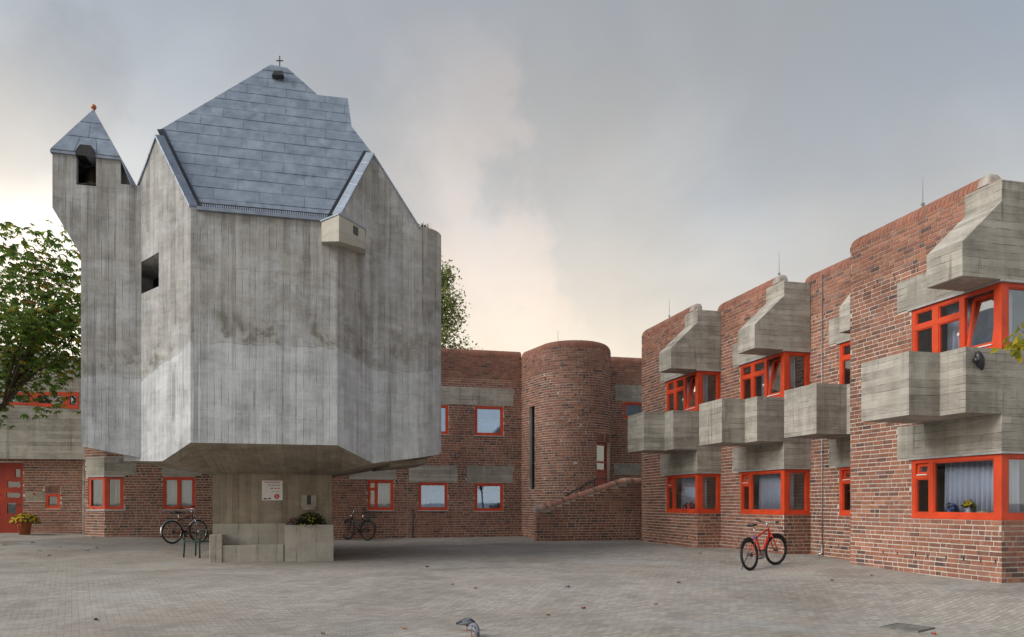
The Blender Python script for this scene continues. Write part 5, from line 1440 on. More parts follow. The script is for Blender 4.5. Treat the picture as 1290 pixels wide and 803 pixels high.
# ------------------------------------------------------------------ bicycles
def bicycle(name, label, rear, front, r, frame_m, style, group='parked bicycles', steer=0.0, lean=0.0):
    rear = Vector((*rear, gh(*rear))); d = Vector((front[0] - rear.x, front[1] - rear.y, 0)); wb = d.length
    fz = gh(rear.x + d.x, rear.y + d.y)
    t = thing(name, label, 'bicycle', rear, group, math.atan2(d.y, d.x))
    pitch = -math.atan2(fz - rear.z, wb); t.rotation_euler = (lean, pitch, math.atan2(d.y, d.x))
    Yx = Vector((0, 1, 0)); rh = Vector((0, 0, r)); fh = Vector((wb, 0, r)); hi_ = 1.0 if r > .32 else .93
    bb = Vector((wb * .42, 0, r * .88)); hd_t = Vector((wb - .20, 0, .86 * hi_)); hd_b = Vector((wb - .15, 0, .70 * hi_))
    seat = Vector((wb * .245, 0, .86 * hi_)); sc_ = bb.lerp(seat, .78)
    if style == 'mtb': seat = Vector((wb * .25, 0, .87)); hd_t = Vector((wb - .22, 0, .82)); hd_b = Vector((wb - .17, 0, .68)); sc_ = bb.lerp(seat, .70)
    SR = Matrix.Translation(hd_b) @ Matrix.Rotation(steer, 4, (hd_t - hd_b).normalized()) @ Matrix.Translation(-hd_b)
    def wheel(c, xf):
        ax = Yx
        m_ = MB(); m_.torus(c, ax, r - .024, .024 if style != 'mtb' else .027, 40, 8); m_.v = [xf @ v for v in m_.v]; w = m_.build('wheel', M['rubber'], t, True, True)
        m_ = MB(); m_.torus(c, ax, r - .052, .013, 40, 6, sx=1.0); m_.v = [xf @ v for v in m_.v]; m_.build('rim', M['chrome'] if style == 'chrome' else M['iron'], w, True, True)
        m_ = MB(); m_.tube([c - ax * .05, c + ax * .05], .02, 8)
        for k in range(24):
            a = 2 * math.pi * k / 24; s_ = .025 if k % 2 else -.025; b_ = a + (.35 if k % 4 < 2 else -.35)
            m_.tube([c + ax * s_ + Vector((math.cos(b_) * .02, 0, math.sin(b_) * .02)), c + Vector((math.cos(a) * (r - .055), 0, math.sin(a) * (r - .055)))], .0016, 3, cap=False)
        m_.v = [xf @ v for v in m_.v]; m_.build('spokes', M['steel'] if style == 'chrome' else M['iron'], w, False, True, kind='stuff')
        return w
    I = Matrix.Identity(4)
    wheel(rh, I); wheel(fh, SR)
    tr = .017 if style != 'mtb' else .021
    m_ = MB()
    m_.tube([bb, sc_], tr, 10); m_.tube([hd_t, hd_b], tr * 1.15, 10)
    if style == 'step':                                   # step-through frame, swept down tube
        m_.tube([hd_b, hd_b.lerp(bb, .5) + Vector((-.04, 0, -.05)), bb], tr * 1.3, 10)
        m_.tube([hd_t.lerp(hd_b, .4), hd_b.lerp(bb, .55) + Vector((-.05, 0, .06)), bb.lerp(sc_, .3)], tr * .8, 10)
    else:
        m_.tube([hd_b, bb], tr * 1.25, 10); m_.tube([hd_t.lerp(hd_b, .2), sc_.lerp(bb, .08)], tr, 10)
    for s_ in (-1, 1):
        o = Yx * .055 * s_
        m_.tube([bb + o * .5, rh + o], .010, 8); m_.tube([sc_ + o * .3, rh + o], .009, 8)
    m_.build('frame', M[frame_m], t, True, True)
    m_ = MB()
    for s_ in (-1, 1): m_.tube([hd_b + Yx * .045 * s_, hd_b.lerp(fh, .55) + Yx * .05 * s_, fh + Yx * .05 * s_], [.015, .014, .010], 8)
    m_.tube([hd_b - Yx * .05, hd_b + Yx * .05], .018, 8); m_.v = [SR @ v for v in m_.v]; m_.build('fork', M[frame_m] if style != 'chrome' else M['chrome'], t, True, True)
    m_ = MB(); st = hd_t + (hd_t - hd_b).normalized() * .10
    if style == 'mtb':
        m_.tube([hd_t, st, st + Vector((.07, 0, .01))], .014, 8); c = st + Vector((.07, 0, .01)); pts = [c + Vector((-.05, s_ * .30, .045)) for s_ in (-1,)] + [c + Vector((0, -.07, 0)), c + Vector((0, .07, 0)), c + Vector((-.05, .30, .045))]
        ends = [(pts[0], pts[0].lerp(pts[1], .42)), (pts[-1], pts[-1].lerp(pts[-2], .42))]
    else:
        m_.tube([hd_t, st + UP * .04], .012, 8); c = st + UP * .06; pts = [c + Vector((-.22, -.27, .05)), c + Vector((-.06, -.26, .07)), c + Vector((.05, -.10, .02)), c + Vector((.05, .10, .02)), c + Vector((-.06, .26, .07)), c + Vector((-.22, .27, .05))]
        ends = [(pts[0], pts[1]), (pts[-1], pts[-2])]
    m_.tube(pts, .0115, 8); m_.v = [SR @ v for v in m_.v]; hb = m_.build('handlebar', M['chrome'], t, True, True)
    for a, b_ in ends:
        m_ = MB(); m_.tube([a, b_], .018, 8); m_.v = [SR @ v for v in m_.v]; m_.build('grip', M['blackp'], hb, True, True)
        m_ = MB(); m_.tube([b_ + UP * -.01, b_.lerp(a, .6) + Vector((.06, 0, -.03))], .006, 6); m_.v = [SR @ v for v in m_.v]; m_.build('brake_lever', M['blackp'], hb, True, True)
    m_ = MB(); m_.tube([sc_.lerp(bb, .2), seat], .0135, 8); m_.build('seat_post', M['chrome'], t, True, True)
    m_ = MB(); sp = seat + UP * .02; ring = []
    prof = [(-.13, .085, .03), (-.09, .095, .04), (-.02, .065, .034), (.06, .035, .028), (.13, .022, .018), (.15, .008, .008)]
    pts = []
    for (x, w, h) in prof:
        for k in range(10): a = 2 * math.pi * k / 10; pts.append(sp + Vector((x, w * math.cos(a), .03 + h * math.sin(a) * (1 if math.sin(a) > 0 else .8))))
    m_.add(pts, [(i * 10 + k, i * 10 + (k + 1) % 10, (i + 1) * 10 + (k + 1) % 10, (i + 1) * 10 + k) for i in range(5) for k in range(10)] + [tuple(range(9, -1, -1)), tuple(50 + k for k in range(10))]); m_.build('saddle', M['blackp'], t, True, True)
    m_ = MB(); cy = Yx * -.05
    m_.lathe(bb + cy, [(.0, .004), (.085, .004), (.085, -.004), (0, -.004)], 24, Yx)
    ca = R(-35)
    for s_ in (-1, 1):
        ed = bb + Yx * .07 * s_ + Vector((math.cos(ca), 0, math.sin(ca))) * .165 * s_; m_.tube([bb + Yx * .06 * s_, ed], .010, 6)
    m_.tube([bb - Yx * .07, bb + Yx * .07], .018, 8); cr_ = m_.build('crank', M['steel'] if style == 'mtb' else M['blackp'], t, False, True)
    for s_ in (-1, 1):
        ed = bb + Yx * .115 * s_ + Vector((math.cos(ca), 0, math.sin(ca))) * .165 * s_; m_ = MB(); m_.box(ed, .09, .085, .024); m_.build('pedal', M['blackp'], cr_, False, True)
    m_ = MB()
    for zz in (.083, -.083): m_.tube([bb + cy + UP * zz, rh + cy + UP * zz * .5], .004, 4)
    m_.lathe(rh + cy, [(0, .01), (.042, .01), (.042, -.01), (0, -.01)], 16, Yx); m_.build('chain', M['iron'], t, False, True)
    m_ = MB(); k0 = rh + Vector((.06, .06, .02)) if style == 'mtb' else bb + Vector((-.08, .05, -.02))
    fl = -(math.tan(lean) * .12); m_.tube([k0, Vector((k0.x - .06, .22, .012 + fl))], .008, 6); m_.build('kickstand', M['iron'], t, False, True)
    if style == 'mtb':
        for c, xf, a0, a1 in ((rh, I, R(60), R(150)), (fh, SR, R(20), R(105))):
            m_ = MB(); m_.torus(c, Yx, r + .02, .022, 14, 6, a0 if False else R(180) - a1, R(180) - a0, .9); m_.v = [xf @ v for v in m_.v]; m_.build('mudguard', M['blackp'], t, True, True)
        m_ = MB(); m_.box(sc_ + Vector((-.02, 0, -.04)), .07, .05, .05); m_.build('lock', simple('blue_plastic', (.03, .05, .30), .5), t, False, True)
    else:
        for c, xf, a0, a1 in ((rh, I, R(10), R(190)), (fh, SR, R(0), R(150))):
            m_ = MB(); m_.torus(c, Yx, r + .012, .024, 24, 6, R(180) - a1, R(180) - a0, 1.0); m_.v = [xf @ v for v in m_.v]; m_.build('mudguard', M['chrome'] if style == 'chrome' else M['blackpaint'], t, True, True)
        m_ = MB(); rk = r * 2 + .06
        for s_ in (-.06, .06): m_.tube([Vector((.12, s_, rk)), Vector((-.22, s_, rk)), Vector((-.24, s_ * .4, rk))], .006, 6); m_.tube([rh + Yx * s_, Vector((-.08, s_, rk))], .006, 6)
        for x in (.08, -.02, -.12): m_.tube([Vector((x, -.06, rk)), Vector((x, .06, rk))], .005, 6)
        m_.build('rack', M['iron'], t, False, True)
        m_ = MB(); m_.lathe(hd_t + Vector((.09, 0, -.06)), [(0, -.06), (.03, -.05), (.04, 0), (.035, .01), (0, .012)], 14, Vector((1, 0, 0))); m_.v = [SR @ v for v in m_.v]; m_.build('headlight', M['chrome'], t, True, True)
        if style == 'step':
            m_ = MB(); bz_ = rk + .01
            for k in range(14):
                for zz, gr in ((0, .0), (.20, .04)): pass
            loops = []
            for zz, gx, gy in ((.0, .15, .12), (.07, .165, .13), (.14, .18, .14), (.21, .19, .15)):
                lp = [Vector((-.06 + gx * sx_, gy * sy_, bz_ + zz)) for sx_, sy_ in ((-1, -1), (1, -1), (1, 1), (-1, 1), (-1, -1))]; m_.tube(lp, .005, 5); loops.append(lp)
            for k in range(4):
                for f in np.linspace(0, 1, 8): m_.tube([loops[0][k].lerp(loops[0][k + 1], f), loops[3][k].lerp(loops[3][k + 1], f)], .003, 4)
            for f in np.linspace(-.14, .14, 8): m_.tube([Vector((-.06 + f, -.12, bz_)), Vector((-.06 + f, .12, bz_))], .003, 4)
            m_.build('basket', M['iron'], t, False, True)
    return t
bicycle('bicycle', 'red mountain bicycle standing free on its kickstand in the courtyard', (4.92, 15.7), (5.70, 16.40), .325, 'redbike', 'mtb', None, R(-14), R(-4))
zr = 25.2
bicycle('bicycle', 'black step-through bicycle with rear basket parked under the casement window', ((463.5 - CX) / FPX * zr, zr - .1), ((434.5 - CX) / FPX * zr, zr + .42), .345, 'blackpaint', 'step', None, R(-6), R(3))
bicycle('bicycle', 'wine red bicycle with chrome mudguards parked behind the green chair', ((217.5 - CX) / FPX * 22.4, 22.4), ((246.5 - CX) / FPX * 22.9, 23.15), .345, 'darkred', 'chrome', None, R(6), R(-4))

# ------------------------------------------------------------------ green metal chair
cx0 = P(249, 0, 19.0); cz = gh(cx0.x, cx0.y)
ch = thing('garden_chair', 'low green metal garden chair beside the concrete bench', 'chair', (cx0.x, cx0.y, cz), None, R(-20))
for sx_, sy_ in ((-1, -1), (1, -1), (-1, 1), (1, 1)):
    m_ = MB(); m_.tube([(sx_ * .25, sy_ * .20, 0), (sx_ * .23, sy_ * .19, .40), (sx_ * .23, sy_ * .19, .43 if sy_ < 0 else .66)], .019, 8); m_.build('leg', M['green'], ch, True, True)
m_ = MB()
for k in range(7): m_.box((0, -.18 + k * .06, .415 + .004 * math.sin(k)), .48, .045, .014)
m_.build('seat', M['green'], ch, False, True, kind='stuff')
m_ = MB(); m_.tube([(-.24, -.2, .40), (.24, -.2, .40), (.24, .2, .40), (-.24, .2, .40), (-.24, -.2, .40)], .012, 8); m_.build('seat_frame', M['green'], ch, True, True)
for sx_ in (-1, 1):
    m_ = MB(); m_.tube([(sx_ * .25, .19, .60), (sx_ * .27, 0, .62), (sx_ * .26, -.19, .58), (sx_ * .24, -.2, .42)], .018, 8); m_.build('armrest', M['green'], ch, True, True)
m_ = MB(); m_.tube([(-.23, .19, .66), (-.2, .21, .69), (.2, .21, .69), (.23, .19, .66)], .012, 8); m_.tube([(-.23, .19, .55), (.23, .19, .55)], .010, 8); m_.build('backrest', M['green'], ch, True, True)

# ------------------------------------------------------------------ plants
def rv():
    while True:
        v = Vector((rnd() * 2 - 1, rnd() * 2 - 1, rnd() * 2 - 1))
        if .05 < v.length < 1: return v.normalized()
def leaf(mb, c, dr, nrm, ln, wd, col, fold=.25):
    dr = dr.normalized(); sd = dr.cross(nrm)
    if sd.length < 1e-3: sd = dr.orthogonal()
    sd.normalize(); up = sd.cross(dr)
    a = c; m1 = c + dr * ln * .5 - up * ln * .04; tip = c + dr * ln - up * ln * .18
    mb.add([a, m1 + sd * wd / 2 + up * wd * fold, tip, m1 - sd * wd / 2 + up * wd * fold, m1], [(0, 1, 2, 4), (0, 4, 2, 3)], col)
def posy(name, label, cat, c, rad, hgt, leaves, flowers, lcol, fcols, lsz=.05, fsz=.03):
    t = thing(name, label, cat, c)
    m_ = MB(); c0 = Vector((0, 0, 0))
    for i in range(leaves):
        v = rv(); v.z = abs(v.z); q = rnd() ** .4; p = Vector((v.x * rad * q, v.y * rad * q, v.z * hgt * q)); k = .6 + rnd() * .7
        leaf(m_, p, v + rv() * .7, rv(), lsz * (.7 + rnd() * .6), lsz * .5, tuple(x * k for x in lcol))
    m_.build('foliage', M['leaf'], t, False, True)
    m_ = MB()
    for i in range(flowers):
        v = rv(); v.z = abs(v.z) * .9 + .1; p = Vector((v.x * rad * .98, v.y * rad * .98, v.z * hgt * 1.02)); col = random.choice(fcols); k = .8 + rnd() * .4
        col = tuple(min(1, x * k) for x in col); b = v.orthogonal().normalized(); d_ = v.cross(b)
        for j in range(6):
            a = 2 * math.pi * j / 6; leaf(m_, p, b * math.cos(a) + d_ * math.sin(a) + v * .35, v, fsz, fsz * .7, col, .1)
    m_.build('flowers', M['petal'], t, False, True, kind='stuff')
    return t
gr1 = pf((p0 + p1) / 2 + .02, zp - .065, .40)
posy('potted_shrub', 'dark green shrub with small yellow flowers in the concrete trough', 'plant', gr1, .37, .36, 1500, 90, (.035, .065, .025), [(.55, .42, .03), (.5, .5, .06)], .05, .02)
posy('heather', 'pinkish heather beside the yellow-flowered shrub in the trough', 'plant', pf(p0 + .20, zp - .065, .50),   .17, .22, 420, 80, (.06, .065, .04), [(.32, .12, .14), (.28, .16, .14)], .035, .016)
pc = P(31, 0, 24.4); pz = gh(pc.x, pc.y)
t = thing('flower_pot', 'terracotta pot with orange bow in front of the red door', 'flower pot', (pc.x, pc.y, pz))
m_ = MB(); m_.lathe((0, 0, 0), [(0, 0), (.15, 0), (.20, .34), (.225, .34), (.23, .40), (.205, .40), (.195, .35), (0, .34)], 24); m_.build('pot', M['terracotta'], t, True, True)
m_ = MB(); m_.lathe((0, 0, .352), [(0, .0), (.19, 0)], 20); m_.build('soil', M['soil'], t, True, True)
orange = simple('orange_ribbon', (.62, .13, .02), .5)
m_ = MB()
for s_ in (-1, 1): m_.add([(0, -.25, .48), (s_ * .10, -.27, .56), (s_ * .13, -.27, .47), (s_ * .09, -.27, .42)], [(0, 1, 2, 3)]); m_.add([(0, -.25, .47), (s_ * .02, -.27, .47), (s_ * .07, -.26, .28), (s_ * .03, -.26, .28)], [(0, 1, 2, 3)])
o = m_.build('bow', orange, t, False, True); sd = o.modifiers.new('s', 'SOLIDIFY'); sd.thickness = .006
posy('chrysanthemum', 'yellow chrysanthemum bush growing in the terracotta pot', 'plant', (pc.x, pc.y, pz + .36), .42, .30, 900, 230, (.05, .085, .025), [(.62, .40, .02), (.66, .48, .04), (.55, .33, .02)], .06, .035)

def tree_mesh(mb, p, d, ln, rad, depth, tips, bend=.25, split=3, spread=.75):
    n = 4; pts = [p]; rr = [rad]; q = p.copy(); dd = d.normalized()
    for i in range(n):
        dd = (dd + rv() * bend * .5 + UP * .03).normalized(); q = q + dd * ln / n; pts.append(q.copy()); rr.append(rad * (1 - .42 * (i + 1) / n))
    mb.tube(pts, rr, 8 if depth > 1 else 5)
    if depth == 0: tips.append((q, dd)); return
    for k in range(split):
        v = (dd + rv() * spread).normalized()
        st = pts[-1] if k == 0 else pts[random.choice((2, 3, 4))]
        tree_mesh(mb, st, v, ln * (.62 + rnd() * .2), rr[-1] * .8, depth - 1, tips, bend, split, spread)
    if depth <= 2: tips.append((q, dd))
def branch_to(mb, a, b_, r0, r1, sag=.15):
    m1 = a.lerp(b_, .5) + UP * sag + rv() * .12; mb.tube([a, a.lerp(m1, .5) + UP * sag * .3, m1, m1.lerp(b_, .55), b_], [r0, r0 * .85, (r0 + r1) / 2, r1 * 1.3, r1], 6)

# left: broad-leaved tree reaching into the frame, palmate drooping leaves
tb = Vector((-15.6, 20.6, 0)); tb.z = gh(tb.x, tb.y)
lt_ = thing('broadleaf_tree', 'large green broad-leaved tree with yellowing leaves beside the concrete-fronted building', 'tree', tb)
mb = MB(); fork = Vector((-15.4, 20.5, tb.z + 3.0)); mb.tube([tb - UP * .2, tb + UP * .5, tb + Vector((.05, 0, 1.8)), fork], [.34, .26, .22, .19], 12)
cc = Vector((-15.0, 20.3, EYE + 5.2)); rad_ = (4.1, 3.0, 2.75)
ends = []
for i in range(64):
    v = rv(); q = .62 + .38 * rnd(); p = cc + Vector((v.x * rad_[0] * q, v.y * rad_[1] * q, v.z * rad_[2] * q))
    ends.append(p)
hubs = [fork + Vector((x, y, z)) for x, y, z in ((.9, -.3, 1.2), (-.9, .3, 1.3), (.1, .7, 1.5), (.5, -.8, 1.0), (1.6, .2, .8), (0, 0, 2.2))]
for h_ in hubs: branch_to(mb, fork - UP * .1, h_, .15, .075)
for p in ends: branch_to(mb, min(hubs, key=lambda h_: (h_ - p).length), p, .045, .010, .2)
mb.build('trunk', M['bark'], lt_, True)
m_ = MB()
LG = [(.17, .28, .06), (.13, .225, .05), (.21, .32, .07), (.26, .34, .07), (.10, .175, .042)]
LY = [(.42, .32, .05), (.32, .28, .05), (.34, .19, .04)]
def palmate(p, dirn, s, yel):
    nrm = (UP + rv() * .6).normalized(); col = random.choice(LY) if rnd() < yel else random.choice(LG); k = .75 + rnd() * .5; col = tuple(x * k for x in col)
    a0 = dirn - nrm * dirn.dot(nrm)
    if a0.length < 1e-3: a0 = nrm.orthogonal()
    a0.normalize(); b0 = nrm.cross(a0)
    for j in range(5):
        a = R(-72 + 36 * j); ln = s * (1 - .12 * abs(j - 2)); leaf(m_, p, a0 * math.cos(a) + b0 * math.sin(a) - UP * .45, nrm, ln, ln * .36, col)
for p in ends:
    n = random.randint(110, 145)
    for i in range(n):
        q = p + Vector((random.gauss(0, .42), random.gauss(0, .42), max(-.5, min(.42, random.gauss(-.05, .26)))))
        if q.z > cc.z + rad_[2] * .98: continue
        palmate(q, (q - cc).normalized() + rv() * .6, .115 + rnd() * .07, .05 if rnd() < .6 else .13)
# a low bough hanging in front of the strip window
for bx, by, n in ((30, 468, 34), (58, 490, 16), (14, 486, 14), (75, 466, 22), (50, 522, 6), (58, 508, 8), (85, 445, 26), (60, 455, 50), (25, 445, 50), (88, 415, 30), (92, 380, 22), (88, 350, 18), (85, 315, 14), (70, 330, 26), (80, 400, 40), (95, 432, 20), (64, 300, 16), (22, 296, 30), (40, 420, 60), (15, 400, 60), (50, 380, 50), (20, 350, 50), (45, 340, 45), (10, 320, 40)):
    p = P(bx, by, 19.6 + rnd() * 1.2); branch_to(mb, hubs[4], p, .02, .006)
    for i in range(int(n * 1.5)):
        q = p + Vector((random.gauss(0, .28), random.gauss(0, .4), random.gauss(0, .18))); palmate(q, rv() + Vector((.6, -.2, 0)), .15 + rnd() * .09, .16)
m_.build('crown', M['leaf'], lt_)
mb2 = MB()
for bx, by in ((55, 492), (75, 470), (30, 470), (52, 515), (88, 415), (92, 380), (85, 345), (70, 330), (64, 305), (85, 440)):
    branch_to(mb2, hubs[4] + Vector((rnd() * .4, 0, rnd())), P(bx, by, 20.0), .028, .005, .12)
mb2.build('bough', M['bark'], lt_, True)

# behind the brick building: slender airy tree
tb = Vector((-4.0, 37.5, 0)); tb.z = gh(tb.x, tb.y)
t2 = thing('slender_tree', 'slender airy light green tree rising behind the brick building and chapel', 'tree', tb)
mb = MB(); mb.tube([tb - UP * .2, tb + Vector((.1, 0, 5)), tb + Vector((.4, 0, 9)), tb + Vector((.6, 0, 13.0))], [.24, .17, .10, .02], 8)
m_ = MB()
SG = [(.20, .27, .08), (.16, .22, .07), (.26, .30, .10), (.34, .30, .11), (.13, .19, .06)]
for i in range(130):
    h_ = 5.5 + rnd() ** 1.3 * 7.4; w_ = 2.85 * (1 - (h_ - 5.5) / 8.2) ** .8 * (.55 + .45 * rnd()); a = rnd() * 2 * math.pi
    s_ = tb + Vector((.1 + .04 * h_, 0, h_ - .9)); e_ = tb + Vector((.04 * h_ + math.cos(a) * w_, math.sin(a) * w_, h_))
    mb.tube([s_, s_.lerp(e_, .5) + UP * .1, e_], [.028, .016, .005], 5)
    for j in range(random.randint(44, 80)):
        f = .35 + .7 * rnd(); q = s_.lerp(e_, f) + Vector((random.gauss(0, .24), random.gauss(0, .24), random.gauss(0, .22))); col = random.choice(SG); k = .75 + rnd() * .5
        leaf(m_, q, rv() - UP * .3, rv(), .14 + rnd() * .06, .09, tuple(x * k for x in col))
mb.build('trunk', M['bark'], t2, True); m_.build('crown', M['leaf'], t2)

# right: small yellow-leaved tree just outside the frame, a spray of it reaches in
tb = Vector((8.1, 8.7, 0)); tb.z = gh(tb.x, tb.y)
t3 = thing('yellow_leaved_tree', 'small tree with yellow-green leaves reaching in beside the nearest balcony', 'tree', tb)
mb = MB(); top_ = tb + Vector((-.2, .1, 2.6)); mb.tube([tb - UP * .1, tb + UP * 1.2, top_], [.07, .055, .045], 8)
m_ = MB(); tips = []
tgts = [P(1281, 430, 9.0), P(1286, 440, 9.1), P(1288, 418, 8.9), P(1276, 437, 9.0)] + [top_ + Vector((rv().x * 1.1 + .5, rv().y * 1.0, .7 + rnd() * 1.6)) for _ in range(26)]
for i, p in enumerate(tgts):
    branch_to(mb, top_ - UP * rnd() * .5, p, .020, .005, .1)
    for j in range(9 if i < 4 else 40):
        sg_ = .055 if i < 4 else .28
        q = p + Vector((random.gauss(0, sg_), random.gauss(0, sg_), random.gauss(0, sg_)))
        if i >= 4 and q.x / q.y < .70: continue
        col = random.choice([(.42, .36, .03), (.34, .33, .035), (.48, .38, .04), (.26, .29, .04)]); leaf(m_, q, rv() - UP * .8, rv() - Vector((0, .8, 0)), .10 + rnd() * .035, .07, col)
mb.build('trunk', M['bark'], t3, True); m_.build('crown', M['leaf'], t3)

# weeds on the chapel roof edge
wd = thing('roof_weed', 'small weed growing on the rounded corner of the chapel roof', 'plant', V(Ds(1.15) + D * .25, 6.34))
m_ = MB()
for i in range(70):
    v = rv(); v.z = abs(v.z) + .4; leaf(m_, Vector((random.gauss(0, .09), random.gauss(0, .05), rnd() * .10)), v, rv(), .06 + rnd() * .05, .022, (.13, .13, .05))
m_.build('foliage', M['leaf'], wd, False, True)

# ------------------------------------------------------------------ things behind the panes
k1 = Plane(KS[0], D, -E); sz_ = WZ0 + .10
def sill_u(x): return PX(x, KS[0], D)
def vase(name, label, fn, u, off, z, r_, h_, mt, fl=None):
    t = thing(name, label, 'vase' if mt == 'ceramic' else 'flower pot', fn(u, z, off))
    m_ = MB(); m_.lathe((0, 0, 0), [(0, 0), (r_ * .8, 0), (r_, h_ * .4), (r_ * .8, h_ * .85), (r_ * .95, h_), (r_ * .85, h_), (r_ * .7, h_ * .8), (0, h_ * .5)], 18); m_.build('body', M[mt], t, True, True)
    return t
vase('vase', 'pale vase holding yellow flowers on the sill behind the large pane', k1, sill_u(1211), -.15, sz_ - .07, .045, .17, 'ceramic')
posy('yellow_bouquet', 'bunch of yellow flowers in the pale vase behind the window', 'flowers', k1(sill_u(1211), sz_ + .09, -.15), .09, .11, 60, 24, (.06, .09, .03), [(.65, .42, .02), (.60, .48, .05)], .05, .045)
vase('flower_pot', 'small dark pot of blue flowers on the sill behind the large pane', k1, sill_u(1189), -.15, sz_ - .07, .05, .09, 'terracotta')
posy('blue_flowers', 'blue flowers with green leaves in the small pot behind the window', 'flowers', k1(sill_u(1189), sz_ + .0, -.15), .11, .16, 70, 22, (.05, .09, .04), [(.10, .16, .55), (.16, .18, .5)], .05, .035)
t = thing('wicker_basket', 'low rounded wicker basket on the sill behind the large pane', 'basket', k1(sill_u(1228), sz_ - .07, -.16))
m_ = MB(); m_.ball((0, 0, .0), .13, 18, 10, (1, .8, .85)); m_.build('basket_shell', M['wicker'], t, True, True)
posy('dried_flowers', 'small dried orange flower arrangement beside the wicker basket', 'flowers', k1(sill_u(1243), sz_ - .07, -.16), .09, .08, 40, 16, (.12, .09, .04), [(.45, .18, .03), (.4, .28, .05)], .05, .03)
k4 = Plane(KS[3], D, -E)
posy('red_geranium', 'red geranium on the sill of the window beside the stair wall', 'flowers', k4(.75, WZ0 + .06, -.17), .20, .22, 160, 26, (.05, .10, .04), [(.55, .04, .06), (.6, .08, .1)], .06, .04)
posy('window_plant', 'small green plant in the upper front window behind the red bicycle', 'plant', Plane(KS[2], E, -D)(.28, WZ0 + ST + .04, -.14), .09, .20, 60, 0, (.05, .10, .04), [(0, 0, 0)], .06, .02)
posy('window_plant', 'leafy green plant behind the left pane of the canted window', 'plant', cf_(CL * .45, cwz0 + .02, -.25), .2, .38, 160, 0, (.05, .085, .04), [(0, 0, 0)], .09, .02)

# ------------------------------------------------------------------ dark lamp hung on the nearest balcony
bfp = Plane(KS[0] - D * .022, E, -D); ul = PX(1233, bfp.o, E)
zz = lambda y: HZ(y, bfp(ul, 0).y)
t = thing('balcony_lamp', 'dark grey hanging lamp clipped to the front of the nearest balcony', 'lamp', bfp(ul, zz(464), .0))
m_ = MB(); h0 = 0; hl = zz(444) - zz(464)
m_.tube([(-.01, 0, hl), (0, -.05, hl * .92), (0, -.07, hl * .7)], .012, 8); m_.build('bracket', M['iron'], t, True, True)
m_ = MB(); m_.lathe(Vector((0, -.08, -.02)), [(0, -.03), (.02, -.02), (.055, .05), (.075, .13), (.06, .21), (.03, .27), (.0, .28)], 18, Vector((-.25, 0, 1))); m_.build('lamp_body', M['blackp'], t, True, True)
m_ = MB(); m_.lathe(Vector((-.05, -.09, .11)), [(.045, 0), (.05, .05), (.04, .085), (0, .09)], 14, Vector((-1, -.2, -.05))); lb = m_.build('spot_head', M['blackp'], t, True, True)
m_ = MB(); m_.ball((-.095, -.125, .12), .022, 10, 6); m_.build('lens', M['chrome'], lb, True, True)

# ------------------------------------------------------------------ drain grate, fallen leaves
gp = P(1143, 781, 9.7); gp.z = gh(gp.x, gp.y)
t = thing('drain_grate', 'square iron drain grate set in the paving', 'drain', gp, None, R(38))
def tilt(o):
    return o
m_ = MB(); s_ = .235; M['grate'] = simple('dusty_iron', (.17, .165, .155), .8, .2, .3, 12, .3)
for a, b_, c, d in ((-s_, s_, -s_, -s_ + .03), (-s_, s_, s_ - .03, s_), (-s_, -s_ + .03, -s_ + .03, s_ - .03), (s_ - .03, s_, -s_ + .03, s_ - .03)): m_.box(((a + b_) / 2, (c + d) / 2, .010), b_ - a, d - c, .03)
m_.build('rim', M['grate'], t, False, True)
for k in range(9):
    m_ = MB(); m_.box((-s_ + .06 + k * .0525, 0, .012), .026, 2 * s_ - .06, .02); m_.build('bar', M['grate'], t, False, True)
m_ = MB(); m_.box((0, 0, .002), 2 * s_ - .05, 2 * s_ - .05, .004); m_.build('sump', M['blackp'], t, False, True)
FLP = [(508, 793, 'orange', 'near the two pigeons'), (735, 767, 'rust', 'on open paving, the one nearest the pigeons'), (1176, 800, 'red', 'beside the drain grate'), (570, 737, 'tan', 'on open paving, one of a close pair'), (599, 741, 'tan', 'on open paving, one of a close pair'),
       (121, 782, 'black', 'alone on the paving far from the others'), (715, 740, 'black', 'on open paving in the middle of the courtyard'), (882, 701, 'rust', 'near the foot of the block beside the stair wall'), (826, 762, 'rust', 'between the red bicycle and the pigeons'),
       (1048, 732, 'tan', 'in front of the red bicycle and nearest brick block'), (6, 692, 'rust', 'in front of the red door'), (41, 690, 'brown', 'scattered on the paving below the flower pot'), (50, 697, 'brown', 'scattered on the paving below the flower pot'), (122, 694, 'brown', 'in front of the canted corner window'),
       (118, 681, 'brown', 'close to the foot of the canted brick corner'), (76, 694, 'tan', 'in front of the small square window'), (110, 697, 'brown', 'in front of the canted corner window'), (62, 701, 'brown', 'scattered on the paving below the flower pot'), (538, 715, 'black', 'between the concrete trough and the stair wall'),
       (407, 800, 'tan', 'on open paving beyond the orange leaf'), (690, 776, 'tan', 'on the paving close beside the pigeons'), (855, 735, 'brown', 'beside the rear wheel of the red bicycle'), (1098, 726, 'tan', 'near the wall of the nearest brick block')]
LC = {'orange': (.42, .12, .025), 'rust': (.30, .07, .03), 'red': (.45, .05, .02), 'tan': (.30, .20, .10), 'black': (.02, .02, .02), 'brown': (.12, .06, .03)}
